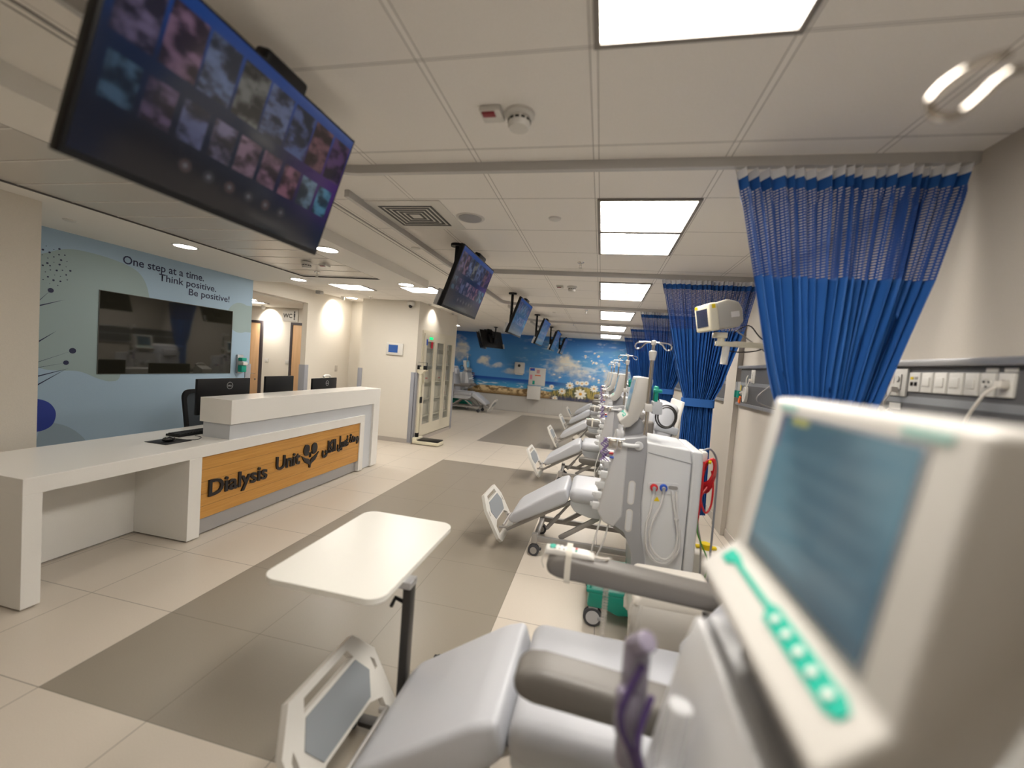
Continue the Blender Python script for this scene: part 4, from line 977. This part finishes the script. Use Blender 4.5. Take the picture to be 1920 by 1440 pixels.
# nearest machine: its drip pole stands on the far side, hook reaching left; purple line clamp
for ch in list(mach.children):
    if ch.name.split('.')[0] == 'drip_pole':
        for g in list(ch.children): bpy.data.objects.remove(g)
        bpy.data.objects.remove(ch)
o = B().cyl((.575, .37, .9), (.575, .37, 2.055), .010, n=20).obj('drip_pole', M_STEEL, mach)
off = Vector((.055, .29, 0))
hkp = [Vector(p)-off for p in ((.425, .6, 2.073), (.395, .6, 2.063), (.37, .6, 2.046), (.355, .6, 2.027), (.354, .6, 2.013), (.367, .6, 2.004), (.385, .6, 2.008), (.404, .6, 2.027), (.419, .6, 2.045), (.441, .6, 2.056), (.50, .62, 2.06), (.63, .66, 2.052))]
B().tube(hkp, .0048, 12, sub=6).obj('drip_hook', mat('hook_steel', (.50, .46, .41), .12, 1.0), o)
B().box((.03, .455, .96), (.075, .51, 1.19), .016, 3).cyl((.045, .48, 1.18), (.065, .45, 1.215), .018, bev=.004).box((.02, .44, 1.04), (.06, .47, 1.12), .01).obj('purple_line_clamp', mat('lilac_clear', (.26, .23, .30), .12, alpha=.8), mach)
B().tube([(.06, .45, 1.17), (.03, .44, 1.08), (.06, .45, 1.0), (.09, .44, .93)], .007, 8, sub=6).tube([(.08, .45, 1.12), (.06, .43, 1.05), (.075, .43, .98), (.05, .43, .9)], .006, 8, sub=6).obj('purple_tube', mat('dark_purple', (.07, .04, .14), .2), mach)
B().box((.445, .295, 1.18), (.53, .41, 1.305), .02, 3).obj('rear_handle_block', M_OFFW, mach)
B().cyl((.10, .34, 1.20), (.085, .34, 1.05), .018, n=20, bev=.004).cyl((.095, .30, 1.10), (.06, .30, 1.08), .03, n=24, bev=.005).box((.06, .27, .98), (.10, .36, 1.02), .01).obj('drip_chamber', M_CLEAR, mach)
# second machine: red coil, power cable, earth cable (one of a kind)
m2 = machs[1]
b = B()
for q in range(7):
    pts = []
    for a in np.linspace(0, 2*PI, 20)[:-1]:
        pts.append((.70+.034*math.sin(a)+.004*q+.012*math.cos(a), .06+.008*q, 1.10+(.075+.006*q)*math.cos(a)-.006*q))
    b.tube(pts, .0065, 6, True)
b.tube([(.668, .05, 1.16), (.672, .04, 1.0), (.668, .04, .86), (.662, .04, .76)], .009, 8, sub=5).tube([(.71, .07, 1.0), (.675, .05, .93), (.71, .06, .84), (.745, .08, .88), (.75, .09, 1.0), (.735, .1, 1.1)], .0065, 8, sub=6)
o = b.obj('red_hose', M_RED, m2); o['once'] = 1
o = B().tube([(.67, .05, .95), (.665, .03, .75), (.70, .03, .65), (.745, .03, .55), (.735, .03, .43), (.68, .03, .33)], .0045, 8, sub=6).obj('earth_cable', M_GRN, m2)
o = B().tube([(.66, .06, .9), (.675, .05, .75), (.71, .08, .62), (.73, .1, .4)], .006, 8, sub=6).obj('power_cable', M_GREYM, m2)
o = B().tube([(.67, .12, 1.21), (.72, .13, 1.23), (.77, .15, 1.16), (.785, .15, 1.0), (.79, .15, .5), (.79, .15, .05)], .0065, 8, sub=6).obj('supply_cable', mat('cable_grey_blue', (.25, .26, .29), .5), m2)
o = B().box((.665, .08, 1.14), (.70, .20, 1.215), .01).obj('hose_holder', M_OFFW, m2)
o = B().cyl((.70, .06, 1.16), (.715, .06, 1.16), .012).obj('yellow_cap', M_YEL, m2)

# ================================================================== TREATMENT CHAIRS
def chair(label, y, near='up', far='up', x=0, rz=0, recline=.17):
    t = thing('treatment_chair', label, 'treatment chair', (x, y, 0), rz, 'white treatment chairs')
    # base
    b = B()
    for s in (-1, 1):
        b.box((-.45, s*.25-.02, .13), (.80, s*.25+.02, .175), .004)
        b.box((-.47, s*.25-.026, .115), (-.42, s*.25+.026, .20), .006).box((.77, s*.25-.026, .115), (.82, s*.25+.026, .20), .006)
    b.box((-.46, -.23, .13), (-.42, .23, .17), .004).box((.77, -.23, .13), (.81, .23, .17), .004)
    b.obj('base_frame', M_GREYM, t)
    for cx_ in (-.445, .795):
        for s in (-1, 1):
            c = B().cyl((cx_, s*.25-.022, .05), (cx_, s*.25-.005, .05), .05, n=24, bev=.004).cyl((cx_, s*.25+.005, .05), (cx_, s*.25+.022, .05), .05, n=24, bev=.004).obj('castor', M_RUB, t)
            B().cyl((cx_, s*.25-.026, .05), (cx_, s*.25-.021, .05), .03, n=20).obj('wheel_disc', M_GREYM, c)
            B().box((cx_-.02, s*.25-.02, .08), (cx_+.02, s*.25+.02, .12), .004).box((cx_+.02, s*.25-.02, .055), (cx_+.065, s*.25+.02, .07), .004).obj('brake_pedal', M_RUB, c)
    b = B()
    for s in (-1, 1):
        B().box((-.02, -.016, -.26), (.02, .016, .26), .004, mtx=Matrix.Translation((-.02, s*.2, .32)) @ Matrix.Rotation(.95, 4, 'Y')).obj('lift_arm', M_GREYM, t)
        B().box((-.02, -.016, -.27), (.02, .016, .27), .004, mtx=Matrix.Translation((.28, s*.2, .32)) @ Matrix.Rotation(-.95, 4, 'Y')).obj('lift_arm', M_GREYM, t)
    b.bm.free()
    B().cyl((-.36, -.1, .20), (-.14, -.1, .50), .012).cyl((-.36, -.1, .20), (-.26, -.1, .335), .018).obj('lift_piston', M_GREYM, t)
    B().prism([(-.165, .53), (-.165, .49), (-.12, .43), (.0, .395), (.40, .395), (.44, .43), (.46, .53)], -.235, .235, bev=.015).obj('seat_shell', M_PLAST2, t)
    B().box((-.175, -.27, .515), (.46, .27, .642), .05, 4).obj('seat_cushion', M_VINYL, t)
    # leg rest
    K = Vector((-.19, 0, .56)); a = math.radians(31)
    Ml = Matrix.Translation(K) @ Matrix.Rotation(-a, 4, 'Y')     # local -x goes down and forward
    b = B(); b.prism([(0.02, .07), (-.06, .085), (-.50, .06), (-.575, .03), (-.575, .0), (-.54, -.035), (-.05, -.05), (.0, -.03)], -.26, .26, bev=.022, seg=4, mtx=Ml); b.obj('leg_cushion', M_VINYL, t)
    b = B()
    for s in (-1, 1): b.box((-.66, s*.17-.014, -.085), (.0, s*.17+.014, -.055), .004, mtx=Ml)
    b.box((-.50, -.2, -.055), (-.05, .2, -.045), mtx=Ml); b.obj('leg_frame', M_GREYM, t)
    # foot board
    Mf = basis((-.854, 0, .25), (0, 1, 0), (-math.sin(.51), 0, math.cos(.51)))
    oh = [(-.28, -.17), (-.235, -.22), (.235, -.22), (.28, -.17), (.28, .10), (.19, .22), (-.19, .22), (-.28, .10)]
    h1 = [(-.15, .15), (.15, .15), (.13, .19), (-.13, .19)][::-1]
    h2 = [(-.215, -.165), (.215, -.165), (.215, -.08), (.14, -.045), (-.14, -.045), (-.215, -.08)]
    h3 = [(-.255, .03), (-.235, .03), (-.235, .09), (-.255, .065)]; h4 = [(-q[0], q[1]) for q in h3]
    o = frame_prism(oh, [h1, h2, h3, h4], -.014, .014, Mf).obj('foot_board', M_OFFW, t)
    frame_prism([(-.20, .055), (-.15, .135), (.15, .135), (.20, .055), (.15, -.03), (-.15, -.03)], [], -.018, .018, Mf).obj('foot_pad', mat('foot_pad_grey', (.25, .27, .29), .5), o)
    B().box((-.70, -.18, .10), (-.66, .18, .13), .004).box((-.86, -.17, -.09), (-.64, -.14, -.06), .004, mtx=Ml).box((-.86, .14, -.09), (-.64, .17, -.06), .004, mtx=Ml).obj('board_bracket', M_OFFW, t) if False else None
    b = B()
    for s in (-1, 1): b.tube([Ml @ Vector((-.62, s*.17, -.07)), (-.79, s*.17, .17)], .012, 8)
    b.cyl((-.755, -.17, .19), (-.755, .17, .19), .009); b.obj('board_bracket', M_GREYM, t)
    # backrest
    Mb = Matrix.Translation((.44, 0, .66)) @ Matrix.Rotation(recline, 4, 'Y')
    B().box((-.06, -.27, -.06), (.08, .27, .80), .045, 4, mtx=Mb).obj('back_cushion', M_VINYL, t)
    B().box((.08, -.25, -.02), (.11, .25, .84), .01, mtx=Mb).obj('back_shell', M_OFFW, t)
    o = B().box((-.12, -.17, .50), (-.05, .17, .70), .034, 4, mtx=Mb).obj('head_pillow', M_VINYL, t)
    B().box((-.065, -.275, .56), (.115, .275, .62), .006, mtx=Mb).obj('pillow_strap', M_VINYLS, t)
    # arms
    for s, mode in ((-1, near), (1, far)):
        yy = s*.33
        if mode == 'up':
            pr = [(-.155, .865), (-.145, .825), (-.10, .81), (.50, .785), (.56, .80), (.56, .84), (.50, .865), (-.08, .905), (-.13, .898)]
            o = B().prism(pr, yy-.052, yy+.052, bev=.022, seg=4).obj('armrest', M_ARM, t)
            B().prism([(.47, .76), (.53, .76), (.53, .46), (.47, .46)], yy-.015, yy+.015, bev=.004).box((.46, min(yy, yy-s*.12), .44), (.54, max(yy, yy-s*.12), .47)).obj('arm_bracket', M_GREYM, o)
        elif mode == 'low':
            pr = [(-.205, .425), (-.19, .38), (-.12, .355), (.42, .325), (.46, .35), (.46, .39), (.42, .415), (-.13, .455), (-.18, .45)]
            o = B().prism(pr, yy-.05, yy+.05, bev=.022, seg=4).obj('armrest', M_ARM, t)
            B().prism([(.05, .37), (.11, .37), (.10, .18), (.04, .20)], yy-.012+.05*0, yy+.012, bev=.002).box((.02, min(yy, yy-s*.12), .40), (.12, max(yy, yy-s*.12), .42)).obj('arm_bracket', M_GREYM, o)
        else:
            b = B().box((.36, yy-.045, .66), (.45, yy+.045, 1.30), .022, 4, mtx=Matrix.Translation((0, 0, 0)))
            o = b.obj('armrest', M_ARM, t)
            B().box((.37, min(yy, yy-s*.14), .56), (.43, max(yy, yy-s*.14), .60)).box((.37, yy-.02, .56), (.43, yy+.02, .67)).obj('arm_bracket', M_GREYM, o)
    return t
chair('white treatment chair in the foreground, blurred, with taupe armrests', 1.40, recline=.62)
chair('white treatment chair in the bay of the red-hosed machine, armrests folded back', 3.86, 'back', 'back')
chair('white treatment chair third from camera, near armrest lowered, handset on the far one', 6.2, 'low', 'up')
chair('white treatment chair fourth from camera, near armrest lowered', 8.62, 'low', 'up')
chair('white treatment chair fifth from camera in the right row', 11.0)
chair('farthest white treatment chair of the right row', 13.3)
chair('white treatment chair far left, its foot pointing to the middle of the ward', 13.28, 'up', 'up', -4.23, PI)

def handset(label, y, z=.852, x0=-.16, cord=True):
    t = thing('chair_handset', label, 'handset', (x0, y, z), 0, 'chair handsets strapped on armrests')
    B().prism([(-.005, .006), (.0, .026), (.05, .030), (.17, .026), (.20, .016), (.20, .004), (.0, .002)], -.028, .028, bev=.006, seg=3).obj('body', M_OFFW, t)
    b = B(); b.box((.015, -.012, .0285), (.04, .012, .0315)); b.box((.02, -.02, .0285), (.035, .02, .0312)); b.obj('green_symbol', M_TEAL2, t, smooth=False)
    b = B()
    for i in range(4):
        for j in (-1, 1): b.cyl((.02+i*.018, j*.016, .028), (.02+i*.018, j*.016, .0315), .0035, n=8)
    b.obj('keys', M_DARK, t)
    B().cyl((.125, .010, .026), (.125, .010, .0305), .006, n=14).obj('red_key', M_RED, t); B().cyl((.125, -.010, .026), (.125, -.010, .0305), .006, n=14).obj('green_key', M_TEAL2, t)
    B().prism(rrect(.112, .127, .02, cx=0, cy=-.026), .085, .108, ax='x') 
    f = frame_prism(rrect(.114, .134, .02), [rrect(.109, .129, .018)], 0, .024, basis((.085, 0, -.030), (0, 1, 0), (0, 0, 1), (1, 0, 0))); f.obj('elastic_strap', mat('cream_elastic', (.62, .58, .50), .7), t)
    b = B().tube([(.20, 0, .012), (.225, 0, .010), (.25, .01, .006), (.26, .055, -.01)], .006, 8, sub=5)
    if cord:
        n = 300; pts = [(.262+.010*math.cos(i*.95), (.062)+.010*math.sin(i*.95), -.01-.0019*i) for i in range(n)]
        b.tube(pts, .0028, 5)
    b.tube([(.0, -.03, .01), (-.012, -.035, -.02), (.0, -.04, -.05)], .003, 6, sub=4)
    b.obj('coiled_cord', mat('cord_cream', (.60, .56, .50), .5), t)
    return t
handset('white chair handset with green symbol on the far armrest of the foreground chair', 1.73, .895)
handset('white chair handset on the far armrest of the third chair', 6.53, .895, cord=False)
handset('white chair handset on the far armrest of the fourth chair', 8.95, .895, cord=False)

# ================================================================== SMALL WARD OBJECTS
# overbed table
t = thing('overbed_table', 'cream rounded overbed table on a black column beside the foreground chair', 'table', (-1.0, 1.805, 0))
b = frame_prism(rrect(.535, .815, .07, 8), [], .722, .746); o = b.obj('table_top', M_TABLE, t); mm = o.modifiers.new('b', 'BEVEL'); mm.width = .007; mm.segments = 3; mm.limit_method = 'ANGLE'
B().box((.262, -.20, .05), (.30, -.15, .70), .005).obj('column', M_DARK, t)
B().box((.05, -.21, .69), (.30, -.14, .722), .005).obj('arm', M_ALU, t)
B().tube([(.262, -.18, .62), (.222, -.18, .63), (.205, -.18, .59)], .009, 8).obj('height_lever', M_BLACK, t)
B().box((.09, -.20, .030), (.48, -.15, .055), .006).box((.26, -.2, .03), (.30, .25, .055), .006).obj('foot', M_DARK, t)
for x, y in ((.06, -.175), (.51, -.175), (.28, .28)): B().cyl((x-.012, y, .028), (x+.012, y, .028), .028, n=20, bev=.003).cyl((x, y, .03), (x, y, .068), .010).box((x-.03, y-.012, .045), (x+.03, y+.012, .062), .004).obj('castor', M_BLACK, t)
# pedal bin
t = thing('waste_bin', 'beige lidded waste bin with liner beside the dialysis machine with the red hose', 'bin', (.45, 2.20, 0))
B().prism([(-.17, .0), (.17, 0), (.2, .55), (-.2, .55)], -.165, .165, bev=.02).obj('body', M_BIN, t)
b = B(); bm = bmesh.new(); rings = []; rg = random.Random(9); n = 72
prof = [(.585, 1.03, .004), (.55, 1.06, .006), (.49, 1.055, .012), (.43, 1.05, .018), (.385, 1.03, .020)]
base_r = rrect(.40, .35, .05, 17)[:72]
offs = [[rg.uniform(-1, 1) for _ in range(18)] for _ in range(5)]
for (z, s, a) , of in zip(prof, offs):
    R_ = []
    for i, (x, y) in enumerate(base_r):
        k = 1+a*2*math.sin(i*1.1+of[0]*3+z*20)+a*of[i % 18]; R_.append(bm.verts.new((x*s*k, y*s*k, z+.02*math.sin(i*.35+1)*(1 if z < .45 else 0))))
    rings.append(R_)
for A, Q in zip(rings, rings[1:]):
    for i in range(72): bm.faces.new((A[i], A[(i+1) % 72], Q[(i+1) % 72], Q[i]))
b.add(bm); b.obj('liner', M_BAG, t, ang=80)
o = B().prism([(-.205, .565), (.205, .565), (.205, .59), (.17, .635), (-.17, .635), (-.205, .59)], -.175, .175, bev=.018, seg=3).obj('lid', M_BIN, t)
B().sph((-.135, -.125, .630), .045, (.8, 1.1, .35)).obj('lid_grip', M_BLACK, o)
# canister behind the machine
t = thing('canister', 'white canister with yellow cap between the red-hosed machine and the wall', 'canister', (.90, 3.36, 0))
B().box((-.12, -.10, 0), (.12, .10, .40), .03, 3).obj('body', M_BIN, t)
B().cyl((-.02, -.02, .40), (-.02, -.02, .44), .04).box((-.09, -.04, .40), (.06, .0, .425), .01).obj('cap', M_YEL, t)
B().box((-.07, -.103, .20), (.05, -.1, .30)).obj('label_sheet', M_OFFW, t, smooth=False)

# ------------------------------------------------ headwall panels and fittings on the right wall
def headwall(label, y0, y1):
    t = thing('headwall_panel', label, 'wall panel', (XR, 0, 0), 0, 'grey headwall panels')
    B().box((-.022, y0, 1.46), (0, y1, 1.815)).obj('panel', M_PANELG, t, smooth=False)
    B().box((-.024, y0, 1.635), (-.0225, y1, 1.668)).obj('stripe', M_PANELL, t, smooth=False)
    B().box((-.05, y0-.03, 1.808), (0, y1+.03, 1.838), .004).obj('top_rail', M_ALU, t)
    B().box((-.04, y0-.03, 1.43), (0, y1+.03, 1.46), .004).obj('bottom_rail', M_ALU, t)
    return t
headwall('grey headwall panel with sockets right of the nearest curtain', -.3, 4.78)
headwall('grey headwall panel beyond the pilaster, behind the second curtain', 5.22, 7.2)
headwall('grey headwall panel of the bay behind the third curtain', 7.6, 9.6)
PXW = XR-.022
def plate(name, label, y0, y1, z0, z1, kind, cat='socket', grp='plates on the headwall panel'):
    y0 += .003; y1 -= .003
    t = thing(name, label, cat, (PXW, (y0+y1)/2, (z0+z1)/2), 0, grp)
    w_, h_ = (y1-y0)/2, (z1-z0)/2
    B().box((-.012, -w_, -h_), (0, w_, h_), .003).obj('plate', M_OFFW, t)
    if kind == 'switch': B().box((-.017, -w_*.68, -h_*.42), (-.012, w_*.68, h_*.5), .002).obj('rocker', M_OFFW, t)
    elif kind == 'socket':
        B().lathe([(.001, 0), (w_*.66, 0), (w_*.66, -.004), (w_*.56, -.004), (w_*.52, -.001), (.001, -.001)], (-.0125, 0, .004), ax='x', n=24).obj('socket_ring', M_OFFW, t)
        b = B()
        for a in (PI/2+.0, PI/2+2.1, PI/2-2.1): b.cyl((-.0175, .012*math.cos(a), .004+.012*math.sin(a)*-1), (-.0125, .012*math.cos(a), .004-.012*math.sin(a)), .003, n=8)
        b.obj('holes', M_BLACK, t)
    elif kind == 'net':
        b = B()
        for j in (-1, 1): b.box((-.014, j*.012-.008, -.006-.012), (-.0122, j*.012+.008, -.006+.006))
        b.obj('jacks', M_BLACK, t, smooth=False); B().box((-.014, .004, .012), (-.0122, .022, .024)).obj('yellow_tab', M_YEL, t, smooth=False); B().box((-.014, -.022, .012), (-.0122, -.004, .024)).obj('grey_tab', M_GREYM, t, smooth=False)
    elif kind == 'call':
        B().box((-.018, -w_*.55, -h_*.55), (-.012, w_*.05, h_*.6), .002).obj('module', M_OFFW, t)
        B().cyl((-.024, -w_*.25, h_*.25), (-.018, -w_*.25, h_*.25), .014).obj('button', M_OFFW, t)
        B().box((-.014, w_*.3, -h_*.1), (-.0122, w_*.75, h_*.5)).obj('speaker_grille', M_BIN, t, smooth=False)
        B().box((-.045, -w_*.35, -h_*.75), (-.012, -w_*.05, -h_*.35), .004).tube([(-.04, -w_*.2, -h_*.75), (-.045, -w_*.1, -h_*1.1), (-.05, w_*.1, -h_*1.6), (-.04, w_*.1, -h_*2.4)], .004, 6, sub=5).obj('plugged_cable', M_BIN, t)
    return t
plate('call_unit', 'tall white call unit with plugged grey cable, leftmost on the headwall', 2.335, 2.47, 1.665, 1.797, 'call', 'call unit')
plate('data_socket', 'white data socket plate with a yellow tab on the headwall', 2.250, 2.325, 1.690, 1.780, 'net')
for i, (a, b_) in enumerate(((2.178, 2.247), (2.102, 2.173), (2.022, 2.096), (1.950, 2.016))):
    plate('wall_switch', 'white rocker switch plate, %s of four in a row on the headwall' % ('leftmost', 'second', 'third', 'rightmost')[i], a, b_, 1.690, 1.780, 'switch', 'switch')
for i, (a, b_) in enumerate(((1.878, 1.945), (1.805, 1.872))):
    plate('power_socket', ('white round power socket with nothing plugged in, right of the switches', 'white power socket with a plugged-in grey cable, rightmost on the headwall')[i], a, b_, 1.690, 1.780, 'socket')
for i, yy in enumerate((1.91, 1.835)):
    tag(B().box((PXW-.003, yy-.025, 1.784), (PXW, yy+.025, 1.799)).obj('label_strip', M_OFFW), 'small printed label strip above the %s power socket' % ('left', 'right')[i], 'label', 'label strips on the headwall')
t = tag(B().box((PXW-.045, 1.815, 1.722), (PXW-.0165, 1.842, 1.75), .005).tube([(PXW-.04, 1.83, 1.73), (PXW-.06, 1.85, 1.70), (PXW-.07, 1.89, 1.62), (PXW-.06, 1.92, 1.57), (PXW-.03, 1.935, 1.50)], .0055, 8, sub=6).obj('plugged_cable', M_BIN), 'thick grey power cable plugged into the rightmost socket', 'cable')
def gas(label, y, m):
    t = thing('gas_outlet', label, 'gas outlet', (PXW, y, 1.578), 0, 'gas outlets on the headwall')
    B().lathe([(.001, 0), (.028, 0), (.028, -.012), (.022, -.02), (.001, -.02)], ax='x', n=24).obj('flange', M_OFFW, t)
    B().box((-.026, -.007, -.008), (-.02, .007, .010)).obj('port', m, t)
gas('white gas outlet with black port low on the headwall, left one', 2.60, M_BLACK); gas('white gas outlet low on the headwall, right one', 2.51, M_OFFW)
t = tag(B().tube([(PXW-.02, 2.42, 1.60)]+[(PXW-.03-.01*math.sin(a*2), 2.42+.035*math.cos(a), 1.568+.016*math.sin(a)) for a in np.linspace(0, 12, 30)], .004, 6, sub=2).obj('cable_bundle', M_BIN), 'bundle of grey cables under the call unit', 'cable')
tag(B().box((PXW-.004, 2.37, 1.60), (PXW, 2.45, 1.63)).obj('printed_label', M_OFFW), 'small printed label above the cable bundle', 'label')
# second bay headwall items
t = thing('cable_cluster', 'cluster of white coiled cables with an orange tag on the second bay panel', 'cables', (PXW, 4.52, 1.60))
b = B()
for q in range(5):
    b.tube([(-.02-.006*q, -.03+(.045+.006*q)*math.cos(a)*.6, -.05+(.075)*math.sin(a)) for a in np.linspace(0, 2*PI, 16)[:-1]], .005, 6, True)
b.tube([(-.02, .0, .02), (-.03, -.01, .10), (-.02, -.02, .14)], .005, 6, sub=4); b.obj('coils', M_OFFW, t)
B().box((-.05, .02, -.17), (-.035, .06, -.10), .003, mtx=Matrix.Rotation(.4, 4, 'X')).obj('orange_tag', mat('orange_plastic', (.7, .13, .02), .5), t)
t = thing('oxygen_valves', 'pair of green capped gas fittings with clear tubes beside the cable cluster', 'gas fittings', (PXW, 4.67, 1.56))
for j in (-.04, .04):
    B().cyl((0, j, 0), (-.05, j, 0), .02).obj('fitting', M_OFFW, t); B().cyl((-.05, j, .02), (-.05, j, -.05), .018).obj('green_cap', M_TEAL, t)
    B().cyl((-.05, j, .02), (-.05, j, .11), .012).obj('flow_tube', M_CLEAR, t)
tag(B().box((PXW-.004, 4.73, 1.55), (PXW, 4.77, 1.64)).obj('yellow_label', M_YEL), 'yellow and white label at the end of the second bay panel', 'label')
plate('call_unit', 'white call unit on the second bay panel behind the nearest curtain edge', 4.36, 4.45, 1.665, 1.797, 'call', 'call unit')
tag(B().box((PXW-.03, 5.42, 1.66), (PXW, 5.54, 1.77), .004).obj('red_socket', M_RED), 'red socket block on the panel beyond the pilaster', 'socket')

# patient monitor on a swivelling wall arm
t = thing('patient_monitor', 'beige boxy patient monitor on a wall arm before the second curtain', 'patient monitor', (.70, 2.9, 2.075), 0)
Mt = Matrix.Rotation(-.35, 4, 'Z') @ Matrix.Rotation(-.22, 4, 'Y')
Mt = Matrix.Rotation(.22, 4, 'Z') @ Matrix.Rotation(-.20, 4, 'Y') @ Matrix.Scale(.86, 4)
B().box((-.12, -.12, -.10), (-.055, .12, .10), .014, 3, mtx=Mt).obj('front_bezel', M_CREAM, t)
B().prism([(-.055, -.095), (-.055, .10), (.03, .115), (.11, .085), (.13, .03), (.13, -.06), (.09, -.095)], -.105, .105, bev=.014, seg=3, mtx=Mt).obj('housing', mat('monitor_grey_beige', (.40, .38, .33), .45), t)
B().box((-.1225, -.085, -.065), (-.1195, .085, .065), mtx=Mt).obj('screen', mat('monitor_glass', (.02, .03, .07), .1), t, smooth=False)
B().box((-.124, .06, .075), (-.12, .10, .095), mtx=Mt).box((-.10, -.1225, .06), (-.075, -.12, .09), mtx=Mt).obj('yellow_sticker', M_YEL, t, smooth=False)
B().box((.04, -.108, -.02), (.10, -.1055, .02), mtx=Mt).obj('paper_label', M_OFFW, t, smooth=False)
b = B().box((-.02, -.03, -.135), (.06, .03, -.10), .005).cyl((.03, .0, -.13), (.03, .0, -.165), .022)
b.prism([(.0, -.155), (.12, -.155), (.12, -.185), (.0, -.185)], -.025, .025, bev=.004).obj('swivel_mount', M_CREAM, t)
B().cyl((.065, 0, -.18), (.06, 0, -.30), .022).obj('hanging_post', M_OFFW, t)
B().box((.10, -.018, -.185), (.755, .018, -.15), .006).box((.725, -.04, -.28), (.755, .04, -.08), .004).obj('wall_arm', M_CREAM, t)
B().tube([(.10, .02, -.10), (.2, .05, -.04), (.28, .04, -.12), (.45, .03, -.22), (.6, .03, -.2)], .004, 6, sub=6).tube([(.0, .03, -.15), (.1, .04, -.21), (.25, .03, -.2), (.4, .04, -.13), (.6, .03, -.18)], .004, 6, sub=6).obj('lead', M_DARK, t)
B().tube([(.12, .02, -.08), (.3, .03, -.2), (.4, .05, -.27), (.6, .03, -.2)], .004, 6, sub=6).tube([(.35, .03, -.18), (.4, .03, -.35), (.28, .02, -.5), (.4, .02, -.56), (.7, .0, -.62)], .004, 6, sub=6).obj('white_lead', M_GREYM, t)
